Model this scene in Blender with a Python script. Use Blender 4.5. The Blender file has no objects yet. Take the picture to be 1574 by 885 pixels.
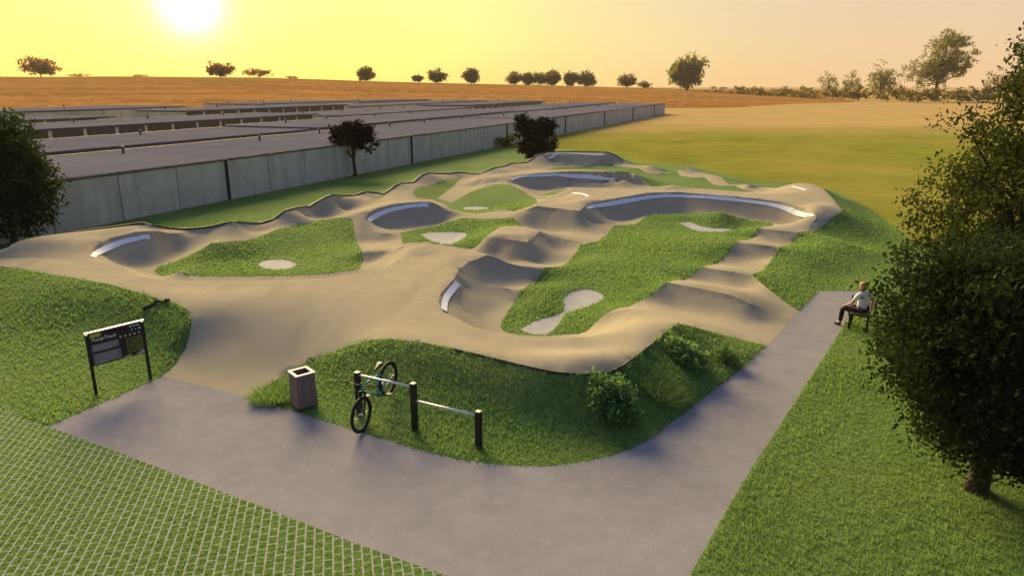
import bpy, math, random
import numpy as np
from mathutils import Vector, Matrix, geometry
R = math.radians
rng = np.random.default_rng(7)
random.seed(7)
sc = bpy.context.scene
col = sc.collection

# ---------------------------------------------------------------- camera, sky, sun, exposure
CAM_H, PITCH, FOC = 5.8, R(16.04), 1080.0          # FOC in pixels of a 1574 px wide frame
cam = bpy.data.cameras.new('camera'); camo = bpy.data.objects.new('camera', cam); col.objects.link(camo)
camo.location = (0, 0, CAM_H); camo.rotation_euler = (R(90) - PITCH, 0, 0)
cam.sensor_width = 36; cam.lens = 36 * FOC / 1574; cam.clip_end = 5000; cam.clip_start = .1
sc.camera = camo

SUN_AZ, SUN_EL = R(-23.2), R(24.0)                   # azimuth from +Y, negative = left
sdir = Vector((math.sin(SUN_AZ) * math.cos(SUN_EL), math.cos(SUN_AZ) * math.cos(SUN_EL), math.sin(SUN_EL)))
sl = bpy.data.lights.new('sun', 'SUN'); so = bpy.data.objects.new('sun', sl); col.objects.link(so)
sl.energy = 5.0; sl.angle = R(32); sl.color = (1, .725, .36)
so.rotation_euler = (-sdir).to_track_quat('-Z', 'Y').to_euler()

w = bpy.data.worlds.new('World'); sc.world = w; w.use_nodes = True
nt = w.node_tree; nt.nodes.clear()
def N(tree, t, **kw):
    n = tree.nodes.new(t)
    for k, v in kw.items():
        if k.startswith('i_'):
            n.inputs[k[2:]].default_value = v
        else:
            setattr(n, k, v)
    return n
sky = N(nt, 'ShaderNodeTexSky', sky_type='NISHITA', sun_disc=False, sun_elevation=SUN_EL, sun_rotation=SUN_AZ,
        altitude=100, air_density=1.0, dust_density=2.0, ozone_density=1.0)
bg = N(nt, 'ShaderNodeBackground'); bg.inputs[1].default_value = .008
nt.links.new(sky.outputs[0], bg.inputs[0])
# thin high haze over the whole sky and the sun's glow in it: functions of direction only
tc = N(nt, 'ShaderNodeTexCoord')
def wmath(op, a, b=None, c=None, clamp=False):
    m = N(nt, 'ShaderNodeMath', operation=op, use_clamp=clamp)
    for i, x in enumerate((a, b, c)):
        if x is None: continue
        if isinstance(x, (int, float)): m.inputs[i].default_value = x
        else: nt.links.new(x, m.inputs[i])
    return m.outputs[0]
def wdot(v):
    d = N(nt, 'ShaderNodeVectorMath', operation='DOT_PRODUCT'); d.inputs[1].default_value = v
    nt.links.new(tc.outputs['Generated'], d.inputs[0]); return d.outputs['Value']
def wmix(f, a, b):
    m = N(nt, 'ShaderNodeMix', data_type='RGBA'); nt.links.new(f, m.inputs[0])
    for i, x in ((6, a), (7, b)):
        if isinstance(x, tuple): m.inputs[i].default_value = (*x, 1)
        else: nt.links.new(x, m.inputs[i])
    return m.outputs[2]
gdir = Vector((math.sin(R(-23.2)) * math.cos(R(5.6)), math.cos(R(-23.2)) * math.cos(R(5.6)), math.sin(R(5.6))))
mx = wmath('MAXIMUM', wdot(gdir), 0.0)
SKY_LOW, SKY_UP, SKY_ZEN, SKY_BACK = (.88, .56, .29), (.82, .62, .36), (.25, .33, .58), (.125, .18, .39)
zz = wdot((0, 0, 1)); sunside = wdot((math.sin(SUN_AZ), math.cos(SUN_AZ), 0))
low = wmix(wmath('MULTIPLY', zz, 5.5, clamp=True), SKY_LOW, SKY_UP)
upper = wmix(wmath('POWER', wmath('MULTIPLY', zz, 1.25, clamp=True), .9), low, SKY_ZEN)
full = wmix(wmath('MULTIPLY_ADD', sunside, -.75, .42, clamp=True), upper, SKY_BACK)
hz_bg = N(nt, 'ShaderNodeBackground'); hz_bg.inputs[1].default_value = .52; nt.links.new(wmix(wmath('MULTIPLY', wmath('POWER', mx, 9.0), 1.08, clamp=True), full, (1.08, .95, .075)), hz_bg.inputs[0])
ad = N(nt, 'ShaderNodeAddShader'); nt.links.new(bg.outputs[0], ad.inputs[0]); nt.links.new(hz_bg.outputs[0], ad.inputs[1]); sh = ad
for powr, colr, st in ((2100, (1, .97, .9, 1), 1.0), (200, (1, .95, .45, 1), .10)):
    m = wmath('MULTIPLY', wmath('POWER', mx, float(powr)), st)
    b2 = N(nt, 'ShaderNodeBackground'); b2.inputs[0].default_value = colr
    nt.links.new(m, b2.inputs[1])
    ad = N(nt, 'ShaderNodeAddShader')
    nt.links.new(sh.outputs[0], ad.inputs[0]); nt.links.new(b2.outputs[0], ad.inputs[1]); sh = ad
wo = N(nt, 'ShaderNodeOutputWorld'); nt.links.new(sh.outputs[0], wo.inputs[0])
sc.view_settings.view_transform = 'Standard'; sc.view_settings.look = 'None'
sc.view_settings.exposure = 0.90; sc.view_settings.gamma = 1; sc.view_settings.use_curve_mapping = False

# ---------------------------------------------------------------- helpers
CP, SP = math.cos(PITCH), math.sin(PITCH)
def at(px, py, z=0.0):
    """world x, y of the point at height z that the photograph shows at pixel (px, py)"""
    u, v = (px - 787.0) / FOC, (442.5 - py) / FOC
    dy, dz = CP + v * SP, v * CP - SP
    t = (z - CAM_H) / dz
    return u * t, dy * t
def at_y(px, py, Y):
    """point at distance Y seen at the pixel"""
    u, v = (px - 787.0) / FOC, (442.5 - py) / FOC
    dy, dz = CP + v * SP, v * CP - SP
    t = Y / dy
    return Vector((u * t, Y, CAM_H + dz * t))

def tag(o, label=None, cat=None, group=None, kind=None):
    if label: o['label'] = label
    if cat: o['category'] = cat
    if group: o['group'] = group
    if kind: o['kind'] = kind
    return o
def empty(name, loc, rz=0):
    o = bpy.data.objects.new(name, None); col.objects.link(o)
    o.location = loc; o.rotation_euler = (0, 0, rz); o.empty_display_size = .2
    return o
def copy_tree(o, parent=None):
    c = o.copy(); col.objects.link(c)
    if parent: c.parent = parent
    for ch in list(o.children): copy_tree(ch, c)
    return c
def link_mesh(name, me, m=None, parent=None, smooth=False):
    o = bpy.data.objects.new(name, me); col.objects.link(o)
    if m: me.materials.append(m)
    if parent: o.parent = parent
    if smooth: me.polygons.foreach_set('use_smooth', np.ones(len(me.polygons), dtype=bool))
    return o
def np_mesh(name, V, F):
    """mesh from arrays, every face with the same number of corners"""
    me = bpy.data.meshes.new(name); n, k = F.shape
    me.vertices.add(len(V)); me.vertices.foreach_set('co', np.asarray(V, dtype=np.float32).ravel())
    me.loops.add(n * k); me.loops.foreach_set('vertex_index', F.astype(np.int32).ravel())
    me.polygons.add(n); me.polygons.foreach_set('loop_start', np.arange(0, n * k, k, dtype=np.int32))
    me.update(calc_edges=True)
    return me
class MB:
    def __init__(s): s.v = []; s.f = []
    def add(s, vs, fs):
        b = len(s.v); s.v += [tuple(x) for x in vs]; s.f += [tuple(i + b for i in f) for f in fs]; return s
    def box(s, c, d, rz=0, rx=0, ry=0, taper=1.0, bev=0.0):
        M = Matrix.Translation(c) @ Matrix.Rotation(rz, 4, 'Z') @ Matrix.Rotation(ry, 4, 'Y') @ Matrix.Rotation(rx, 4, 'X')
        x, y, z = d[0] / 2, d[1] / 2, d[2] / 2
        if bev <= 0:
            vs = [M @ Vector((sx * x * (taper if sz > 0 else 1), sy * y * (taper if sz > 0 else 1), sz * z)) for sz in (-1, 1) for sx, sy in ((-1, -1), (1, -1), (1, 1), (-1, 1))]
            return s.add(vs, [(3, 2, 1, 0), (4, 5, 6, 7), (0, 1, 5, 4), (1, 2, 6, 5), (2, 3, 7, 6), (3, 0, 4, 7)])
        b = bev; rings = []
        for zz, ins in ((-z, b), (-z + b, 0), (z - b, 0), (z, b)):
            tp = taper if zz > 0 else 1
            X, Yy = x * tp - ins, y * tp - ins
            k = b * .6
            ring = [(-X, -Yy + k), (-X + k, -Yy), (X - k, -Yy), (X, -Yy + k), (X, Yy - k), (X - k, Yy), (-X + k, Yy), (-X, Yy - k)]
            rings.append([M @ Vector((p[0], p[1], zz)) for p in ring])
        vs = sum(rings, []); fs = [tuple(range(7, -1, -1)), tuple(range(24, 32))]
        for i in range(3):
            for j in range(8):
                fs.append((i * 8 + j, i * 8 + (j + 1) % 8, i * 8 + 8 + (j + 1) % 8, i * 8 + 8 + j))
        return s.add(vs, fs)
    def tube(s, pts, r, n=8, closed=False, cap=True):
        pts = [Vector(p) for p in pts]; k = len(pts)
        rad = [r] * k if isinstance(r, (int, float)) else r
        vs = []; up = None
        for i, p in enumerate(pts):
            a = pts[(i - 1) % k] if (i > 0 or closed) else p
            b = pts[(i + 1) % k] if (i < k - 1 or closed) else p
            t = (b - a).normalized()
            if up is None: up = t.orthogonal().normalized()
            else:
                up = up - t * up.dot(t)
                up = up.normalized() if up.length > 1e-6 else t.orthogonal().normalized()
            q = t.cross(up)
            for j in range(n):
                an = 2 * math.pi * j / n
                vs.append(p + (up * math.cos(an) + q * math.sin(an)) * rad[i])
        fs = []
        for i in range(k if closed else k - 1):
            for j in range(n):
                fs.append((i * n + j, i * n + (j + 1) % n, ((i + 1) % k) * n + (j + 1) % n, ((i + 1) % k) * n + j))
        if cap and not closed:
            fs.append(tuple(range(n - 1, -1, -1))); fs.append(tuple(range((k - 1) * n, k * n)))
        return s.add(vs, fs)
    def ring(s, c, ax, rad, r, n=40, m=8):
        c = Vector(c); ax = Vector(ax).normalized(); u = ax.orthogonal().normalized(); q = ax.cross(u)
        return s.tube([c + (u * math.cos(2 * math.pi * i / n) + q * math.sin(2 * math.pi * i / n)) * rad for i in range(n)], r, m, closed=True)
    def ball(s, c, d, n=12, m=8):
        c = Vector(c); vs = []; fs = []
        for i in range(1, m):
            th = math.pi * i / m
            for j in range(n):
                ph = 2 * math.pi * j / n
                vs.append(c + Vector((d[0] * math.sin(th) * math.cos(ph), d[1] * math.sin(th) * math.sin(ph), d[2] * math.cos(th))))
        a = len(vs); vs += [c + Vector((0, 0, d[2])), c - Vector((0, 0, d[2]))]
        for i in range(m - 2):
            for j in range(n): fs.append((i * n + j, i * n + n + j, i * n + n + (j + 1) % n, i * n + (j + 1) % n))
        for j in range(n):
            fs.append((a, j, (j + 1) % n)); fs.append((a + 1, (m - 2) * n + (j + 1) % n, (m - 2) * n + j))
        return s.add(vs, fs)
    def build(s, name, m, parent=None, smooth=False):
        me = bpy.data.meshes.new(name); me.from_pydata(s.v, [], s.f); me.update()
        return link_mesh(name, me, m, parent, smooth)

# ---------------------------------------------------------------- materials
def ramp(t, stops):
    r = t.nodes.new('ShaderNodeValToRGB'); e = r.color_ramp.elements
    while len(e) < len(stops): e.new(.5)
    for x, (p, c) in zip(e, stops): x.position = p; x.color = (*c, 1)
    return r
def mat(name, base, rough=.8, var=.15, scale=6.0, detail=6, bump=0.0, bscale=60, metal=0.0, spec=.3, extra=None, coord='Object'):
    m = bpy.data.materials.new(name); m.use_nodes = True; t = m.node_tree; b = t.nodes['Principled BSDF']
    b.inputs['Roughness'].default_value = rough; b.inputs['Metallic'].default_value = metal
    b.inputs['Specular IOR Level'].default_value = spec
    tcn = t.nodes.new('ShaderNodeTexCoord'); co = tcn.outputs[coord]
    nz = N(t, 'ShaderNodeTexNoise'); nz.inputs['Scale'].default_value = scale; nz.inputs['Detail'].default_value = detail; nz.inputs['Roughness'].default_value = .65
    t.links.new(co, nz.inputs['Vector'])
    lo = tuple(max(0, c * (1 - var)) for c in base); hi = tuple(min(1, c * (1 + var)) for c in base)
    rp = ramp(t, [(.3, lo), (.7, hi)]); t.links.new(nz.outputs['Fac'], rp.inputs[0])
    out = rp.outputs[0]
    if extra: out = extra(t, co, out)
    t.links.new(out, b.inputs['Base Color'])
    if bump:
        n2 = N(t, 'ShaderNodeTexNoise'); n2.inputs['Scale'].default_value = bscale; n2.inputs['Detail'].default_value = 4
        t.links.new(co, n2.inputs['Vector'])
        bp = N(t, 'ShaderNodeBump'); bp.inputs['Strength'].default_value = bump; bp.inputs['Distance'].default_value = .02
        t.links.new(n2.outputs['Fac'], bp.inputs['Height']); t.links.new(bp.outputs[0], b.inputs['Normal'])
    return m
def noise_mix(scale, c2, lo, hi, detail=5, stretch=None):
    """blend a second colour in through its own noise"""
    def f(t, co, out):
        v = co
        if stretch:
            mp = N(t, 'ShaderNodeMapping'); mp.inputs['Scale'].default_value = stretch; t.links.new(co, mp.inputs[0]); v = mp.outputs[0]
        n = N(t, 'ShaderNodeTexNoise'); n.inputs['Scale'].default_value = scale; n.inputs['Detail'].default_value = detail
        t.links.new(v, n.inputs['Vector'])
        r = ramp(t, [(lo, (0, 0, 0)), (hi, (1, 1, 1))]); t.links.new(n.outputs['Fac'], r.inputs[0])
        mxn = N(t, 'ShaderNodeMix', data_type='RGBA'); mxn.inputs[7].default_value = (*c2, 1)
        t.links.new(r.outputs[0], mxn.inputs[0]); t.links.new(out, mxn.inputs[6])
        return mxn.outputs[2]
    return f
def chain(*fs):
    def f(t, co, out):
        for g in fs: out = g(t, co, out)
        return out
    return f
def leaf_mat(name, stops, trans=.35, tcol=(.25, .3, .04)):
    m = bpy.data.materials.new(name); m.use_nodes = True; t = m.node_tree; t.nodes.clear()
    g = N(t, 'ShaderNodeNewGeometry'); rp = ramp(t, stops); t.links.new(g.outputs['Random Per Island'], rp.inputs[0])
    d = N(t, 'ShaderNodeBsdfPrincipled'); d.inputs['Roughness'].default_value = .85; d.inputs['Specular IOR Level'].default_value = .08
    t.links.new(rp.outputs[0], d.inputs['Base Color'])
    tr = N(t, 'ShaderNodeBsdfTranslucent'); tr.inputs[0].default_value = (*tcol, 1)
    ms = N(t, 'ShaderNodeMixShader'); ms.inputs[0].default_value = trans
    o = N(t, 'ShaderNodeOutputMaterial')
    t.links.new(d.outputs[0], ms.inputs[1]); t.links.new(tr.outputs[0], ms.inputs[2]); t.links.new(ms.outputs[0], o.inputs[0])
    return m
M = {}
M['track'] = mat('tan_asphalt', (.345, .312, .218), .9, .07, 1.3, 8, .25, 90, spec=0,
                 extra=chain(noise_mix(.3, (.31, .282, .198), .42, .7), noise_mix(2.2, (.37, .335, .236), .5, .75), noise_mix(1.1, (.295, .267, .192), .56, .70, stretch=(1, .25, 1)), noise_mix(45, (.43, .39, .285), .6, .70)))
M['pave'] = mat('grey_pavement', (.24, .241, .256), .95, .12, 2.2, 8, .4, 80, spec=0,
                extra=chain(noise_mix(.6, (.21, .213, .234), .45, .68), noise_mix(3.5, (.265, .255, .268), .52, .70), noise_mix(55, (.29, .295, .31), .6, .72)))
M['gravel'] = mat('pale_gravel', (.32, .335, .35), .9, .22, 26, 6, .8, 45, extra=noise_mix(2.0, (.27, .285, .31), .4, .7))
M['lawn'] = mat('lawn_grass', (.11, .20, .052), .95, .45, 9, 10, 1.0, 38, spec=.05,
                extra=chain(noise_mix(.5, (.15, .21, .06), .45, .7), noise_mix(22, (.045, .08, .015), .53, .72), noise_mix(.18, (.075, .145, .03), .5, .7)))
M['blade'] = leaf_mat('grass_blade', [(0, (.09, .18, .042)), (.55, (.14, .25, .066)), (.9, (.22, .31, .10)), (1, (.40, .38, .18))], .45, (.23, .38, .09))
M['stripe'] = mat('white_coping', (.66, .71, .78), .8, .06, 8, spec=.1)
M['black'] = mat('black_plastic', (.012, .012, .013), .55, .2, 10)
M['concrete'] = mat('precast_concrete', (.50, .49, .40), .9, .16, 1.0, 8, .3, 30, spec=.1,
                    extra=chain(noise_mix(1.6, (.37, .37, .31), .45, .72, stretch=(1, 1, .12)), noise_mix(5, (.43, .45, .42), .6, .75, stretch=(1, 1, .3))))
M['roof'] = mat('grey_roofing_felt', (.115, .122, .155), 1.0, .12, .35, 8, .2, 8, spec=0, extra=noise_mix(.12, (.14, .145, .172), .45, .7))
M['roofedge'] = mat('dark_flashing', (.06, .06, .065), .6, .2, 3)
M['joint'] = mat('dark_joint', (.05, .052, .05), .9, .3, 3)
M['door'] = mat('garage_door', (.06, .05, .045), .6, .3, 2)
# ---------------------------------------------------------------- the track: traced edges with their heights (px, py, z)
OUT = [(250,578,0),(270,560,.06),(285,535,.22),(292,515,.4),(294,492,.6),(288,475,.69),(270,465,.7),(250,460,.7),(205,447,.7),(170,437,.7),(120,428,.7),
 (60,418,.66),(30,412,.62),(0,409,.58),(-70,405,.5),(-130,396,.5),(-60,388,.58),(0,384,.65),(30,374,.7),(60,367,.72),(100,361,.75),(140,355,.78),(180,350,.8),
 (215,345,.85),(228,345,.85),(240,349,.75),(255,352,.62),(275,354,.5),(300,353,.52),(330,349,.6),(360,342,.74),(375,343.5,.62),(400,345,.42),(420,339,.48),
 (440,325,.76),(455,321,.72),(475,318,.6),(500,305,.78),(512,301,.82),(530,302,.6),(545,302,.5),(562,296,.62),(575,297,.5),(590,299.5,.36),(600,293,.42),
 (605,288,.52),(615,283,.62),(635,282,.45),(648,270,.68),(658,267,.72),(672,268,.52),(690,268,.45),(702,266,.5),(715,267,.4),(726,269,.33),(738,269,.3),
 (750,263,.5),(760,259,.57),(775,257,.5),(785,252,.62),(800,252,.45),(809,251,.45),(815,247,.55),(827,238,.78),(841,235,.82),(882,234,.82),(933,235,.82),
 (943,238,.72),(957,246,.45),(970,253,.25),(982,255,.25),(1000,254.5,.42),(1010,259,.3),(1021,264,.15),(1030,265,.13),(1039,264,.2),(1050,260,.38),(1061,256,.52),
 (1075,264,.3),(1090,268,.25),(1108,272,.27),(1120,283,.13),(1130,284.5,.13),(1152,283,.32),(1169,288,.18),(1195,289,.3),(1211,284,.58),(1226,281,.75),(1250,283,.75),
 (1266,290,.72),(1279,304,.7),(1295,324,.7),(1291,327,.68),(1279,334,.58),(1272,342,.44),(1254,355,.3),(1240,356,.36),(1228,357,.42),(1224,361,.36),(1220,370,.2),
 (1214,378,.12),(1198,380,.38),(1190,393,.2),(1174,415,.1),(1160,421,.28),(1155,421.5,.31),(1180,443,.2),(1204,462,.1),(1228,478,0.01),(1213,495,0),(1200,510,0),
 (1180,531,0),(1131,520,.12),(1074,504,.42),(1043,496.5,.6),(1024,508,.64),(1000,528,.68),(963,556,.7),(947,567,.7),(923,575,.7),(892,576,.7),(862,572,.7),
 (807,561,.7),(760,549,.7),(700,535,.7),(650,526,.7),(600,520,.67),(570,522,.6),(540,530,.48),(490,548,.3),(440,572,.12),(400,600,.02),(385,612,0)]
ISL = {
 'a': [(301,387.5,.28),(326,373,.45),(347,372,.43),(377,370,.4),(402,363,.36),(426,352,.42),(459,346.6,.36),(489,339.5,.42),(511,335,.5),(536,335,.52),(542,337.5,.5),
       (544,356,.3),(548,372,.14),(557,388,.28),(557,402,.1),(552,414,.1),(503,421,.1),(442,424,.1),(381,424.5,.1),(300,425,.1),(297,418,.2),(289,414,.3),(275,417,.22),(264,422,.13),
       (250,424,.12),(240,420,.12),(238,416,.12),(244,410,.13),(275,400,.16)],
 'b': [(615,358,.2),(642,352,.12),(670,348,.15),(690,341,.22),(709,335,.28),(739,336.5,.27),(768,336,.32),(788,335,.35),(802,347,.2),(770,348,.6),(747.5,363,.6),
       (733,383.5,.15),(727,382.5,.1),(690,377.5,.08),(666,375,.08),(654,371.5,.1),(619,374,.2)],
 'c': [(943,347,.2),(935,359,.18),(919,371,.28),(900,374.5,.3),(892,378,.24),(874,403,.12),(864,410,.3),(837,411,.36),(825,433,.12),(800,446,.26),(792,462,.12),
       (772,492,.1),(769,503,.1),(776,509.5,.1),(790,513,.1),(809,515,.1),(851,515.5,.1),(890,513,.12),(902,509,.15),(915,496,.2),(931,481,.33),(943,473,.43),(965,472,.4),
       (982,464,.2),(1003,452,.25),(1025,433.5,.42),(1051.5,429.5,.16),(1070,420,.22),(1080,410,.33),(1102,405,.12),(1121,389,.22),(1132,371.5,.4),(1157,366,.12),
       (1165,351,.41),(1188,347,.3),(1188,343,.16),(1175,343,.18),(1152,338,.25),(1122,331,.45),(1110,325,.55),(1085,328,.4),(1045,329,.25),(996,331,.2),(976,345,.22)],
 'd': [(695,311.5,.15),(723,295,.25),(756,284,.42),(770,283,.45),(784,284,.45),(798,290,.42),(812,300,.33),(824,306,.4),(826,313,.68),(804,321.5,.48),(790,325.5,.33),
       (774,321.5,.4),(760,324.5,.33),(735,329,.2),(711,326,.22),(694,322,.2),(682,314,.2),(664,306.5,.2),(640,304,.35),(633.6,296,.42),(643.7,287,.42),(660,286,.35),
       (680,278,.42),(692.6,275,.36),(709,274,.3),(694.6,288,.2),(672,305,.2)],
 'e': [(835,261.6,.3),(858,257.5,.2),(898,256.5,.12),(927,255.5,.12),(939,254.5,.15),(963,257.5,.2),(982,258.5,.25),(990,264.7,.15),(1004,267.7,.1),(1022,266,.1),
       (1039,265,.14),(1049,271,.1),(1067,273,.15),(1083,273,.17),(1096,284,.08),(1108,286,.08),(1120,285,.1),(1130,286,.1),(1142,291,.1),(1161,294.5,.12),(1142,295,.1),
       (1080,290.5,.08),(1047,288.7,.15),(1037,284,.35),(1014,287.7,.14),(1004,287,.12),(992,280,.28),(976,266.5,.62),(959,265.5,.7),(933,262.5,.73),(892,260.8,.74),
       (862,261,.72),(841,262.2,.55)],
 'f': [(829,300.5,.14),(847,295,.12),(874,286.5,.12),(867,291,.3),(850,300,.18)],
 'g': [(949,286.6,.1),(961,284,.14),(974,286.8,.1)],
 'h': [(566,307,.5),(577,303,.45),(593,300.5,.36),(583,306,.5)],
}
GRAVEL = {
 'a': [(426 + 29 * math.cos(a), 406.6 + 7.5 * math.sin(a), .1) for a in np.linspace(0, 2 * math.pi, 22)[:-1]],
 'b': [(646,360,.1),(662,357,.1),(690,356.5,.1),(719,358,.1),(715,365,.09),(694.6,375.5,.08),(680,375.5,.08),(662,370,.09)],
 'c': [(866,463,.13),(868,456,.13),(874,451,.13),(884,447,.13),(898,445,.13),(910,446,.13),(919,449,.13),(927,453,.13),(928,457,.13),(919,465,.12),(894,474,.11),(870,482,.1),(860,495.6,.1),
       (849.5,508,.1),(839,513.5,.1),(817,513.5,.1),(799,506,.1),(821,493.6,.1),(849.5,486,.1),(866,480,.1),(867,471,.12)],
 'd': [(1043,341,.16),(1059,341,.16),(1077,348,.14),(1098,351,.14),(1130,352,.14),(1114,356,.14),(1075,356,.14),(1055,349,.14)],
 'e': [(731 + 20 * math.cos(a), 320.3 + 2.6 * math.sin(a), .1) for a in np.linspace(0, 2 * math.pi, 16)[:-1]],
}
PAVE = [(75,655,0),(250,578,0),(385,612,0),(420,622,0),(470,638,0),(540,660,0),(640,690,0),(700,705,0),(760,713,0),(830,717,0),(890,711,0),(940,700,0),(975,688,0),(1010,668,0),
 (1060,630,0),(1110,590,0),(1150,558,0),(1180,531,0),(1200,510,0),(1213,495,0),(1228,478,.01),(1260,447,0),(1333,447,0),(1300,496,0),(1210,635,0),(1130,760,0),(1060,885,0),(1000,990,0),(975,1060,0),
 (870,960,0),(690,885,0),(560,839,0),(400,777,0),(210,705,0)]
# inner lines: crests, troughs, rims, floors
LINES = [
 [(134,389.5,.72),(148,377,.75),(169,366,.78),(203,358,.8),(230,354.5,.82),(244,355,.74),(258,358,.6),(291,359,.44),(320,359,.44)],
 [(134,389.5,.72),(142,398.6,.7),(163,405,.7),(189,409,.69),(203,418,.69),(218,425,.7),(234,427.5,.7),(264,430.5,.7),(320,432,.7),(381,431.5,.7),(442,430,.7),(503,427,.7),
  (552,420,.7),(581,414,.68),(601,406,.66),(621,392.5,.62),(627.5,382,.6)],
 [(0,397,.52),(60,395,.6),(120,400,.7)], [(80,385,.69),(110,390,.71)],
 [(560,336,.55),(566.5,326.7,.65),(580.7,319.6,.7),(601,314.5,.75),(625.5,311.5,.77),(654,310,.77),(666,311.5,.7),(676,316.5,.58),(688,323.5,.42),(703,329,.31),(711,331.5,.28)],
 [(560,340,.5),(564,349,.38),(577,356,.3),(589,359,.28),(614,359.5,.25)],
 [(546,371,.12),(585,372,.12),(616,370,.14)], [(554,386,.29),(589,388,.3),(606,384,.38),(619,377,.5)], [(560,399,.1),(580,399,.14),(605,394,.35)],
 [(627,380.5,.6),(640,376,.66),(654,374.6,.7),(666,377.5,.7),(690,380,.7),(727,385.5,.72),(749.5,391,.75)],
 [(747.5,363,.62),(770,348,.62),(800,351,.62),(831,355,.6),(811,372,.62),(780,368,.62),(747.5,363,.62)], [(790,358,.62)],
 [(735,385,.15),(762,392,.19),(779,398,.2),(790,402,.18)], [(831,355,.56),(845,361,.45),(862,367,.36),(892,371.5,.31)],
 [(836,384,.34),(850,380,.2),(872,382,.18)], [(800,402,.14),(830,404,.12),(860,404,.13)], [(815,388,.3)],
 [(749.5,391.5,.75),(770,398.7,.63),(788,406,.5),(810,411,.42),(833,411.5,.38)],
 [(749.5,391.5,.75),(719,403,.72),(705,415,.7),(697,429,.7),(678,449.5,.7),(674,464,.7),(680,480,.69),(690.5,487,.68),(713,498,.68),(735,505,.68),(760,510.5,.68),(776,512.5,.68),
  (790,516.5,.68),(809,518.5,.68),(851,519,.68),(890,518,.68),(910,516.5,.65),(933,510,.6),(963,500,.55),(990,483,.5)],
 [(743,437,.3),(770,441,.29),(800,447,.27)],
 [(765,470,.1),(745,478,.14),(760,495,.12)], [(720,483,.28),(703,468,.42),(715,440,.45)], [(730,496,.25),(755,504,.14)],
 [(1165,350.5,.41),(1196,354,.42),(1228,357,.42)], [(1132,371.5,.4),(1165,376,.4),(1198,379.5,.4)], [(1080,410,.33),(1115,416,.33),(1153,421.5,.32)],
 [(1025,433.5,.42),(1075,443,.42),(1123,453,.42),(1150,465,.34),(1175,476,.2),(1196,486,.08)],
 [(943,473,.45),(965,474,.47),(990,482,.5),(1018,489.5,.55),(1041,496,.6)], [(1041,496,.6),(1074,503.7,.42)],
 [(920,500,.2),(945,492,.3),(970,484,.42)], [(1200,480,.05),(1215,470,.06)], [(1160,485,.05),(1180,500,.02)],
 [(825,316.5,.71),(857,320,.72),(890,324,.72)], [(788.5,334,.35),(805,325,.52),(825,316.5,.71)],
 [(890,324,.72),(902,314.5,.74),(927,308,.75),(953,304,.75),(980,299,.77),(1004,296,.78),(1045,295,.78),(1081,298,.78),(1163,305,.75),(1203,310,.73),(1234,318.6,.7),(1252,327.7,.68),
  (1255,334,.62),(1248,343,.47),(1242,351,.38)],
 [(890,325,.72),(894,335,.48),(910,342,.28),(930,343.5,.22),(947,344,.2)], [(825,302,.3),(849.5,303,.2),(866,294,.5),(878,288.5,.72)], [(827,312.5,.66),(845,312.5,.62),(874,310,.66),(902,304,.73)], [(838,306.5,.24),(855,306.5,.24),(870,301,.4),(885,297,.6)],
 [(880,288,.74),(943,289,.75),(1004,291,.76),(1080,292.5,.76),(1142,297,.74),(1173,297.5,.72),(1200,297,.7),(1225,295,.72)], [(1160,291,.12),(1180,293,.18),(1200,292,.34),(1214,287,.58)],
 [(874,285,.1),(949,285,.1)], [(1240,300,.72),(1265,312,.7)],
 [(780,278,.5),(790,271,.65),(821,267,.72),(862,264,.75),(892,263,.76),(933,264,.75),(959,267.5,.72),(976,267.5,.65),(984,273,.48),(992,280,.3),(1004,287,.12)], [(794.6,284,.44),(811,296,.34),(825,302,.3)],
 [(828,297,.14),(850,292.5,.1)],
 [(735,274,.52),(745,278,.5),(764,280,.43)], [(729,286,.25),(745,284,.32)], [(700,296,.2),(715,288,.24)], [(760,270,.42),(800,262,.42),(822,258,.33)],
 [(837,244,.6),(847,252,.25),(858,255.5,.12)], [(817,250,.42)], [(940,246,.5),(955,253,.2)],
 [(380,356,.42),(402,356,.3)], [(470,335,.38),(500,325,.3),(540,318,.32)], [(555,325,.58),(600,308,.66)],
 [(905,398,.3),(950,400,.28),(1000,380,.28),(1060,395,.24)], [(980,430,.25),(1000,445,.24)], [(850,440,.26),(820,470,.22),(900,430,.18)],
 [(340,400,.14),(400,395,.12),(480,380,.14),(500,410,.1)], [(760,302,.3),(790,312,.3),(760,316,.18)], [(720,316,.12)], [(1000,275,.12),(1060,281,.1),(1100,288,.08)],
]
ANCH = [[(60,470,.42),(150,500,.26),(225,500,.36),(255,520,.26)],[(100,560,.05),(40,540,.1),(-60,520,.1)],[(148,605,0),(0,620,0),(-100,600,0)],[(220,560,.1),(250,555,.1)],
 [(600,565,.42),(700,590,.36),(800,625,.27),(880,640,.2),(950,620,.26)],[(640,660,.05),(735,690,.02)],[(1040,540,.4),(1100,555,.13)],[(500,585,.16),(560,600,.22)],
 [(1200,440,.13),(1250,400,.28),(1290,362,.46)],[(1300,410,.13),(1350,395,.03),(1395,365,0)],[(1330,322,.12)],[(1300,440,0),(1240,450,.01)]]
def relief(c): return c if c < .06 else .06 + (c - .06) * 1.235 - .04 * min(1, (c - .06) / .06)
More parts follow.
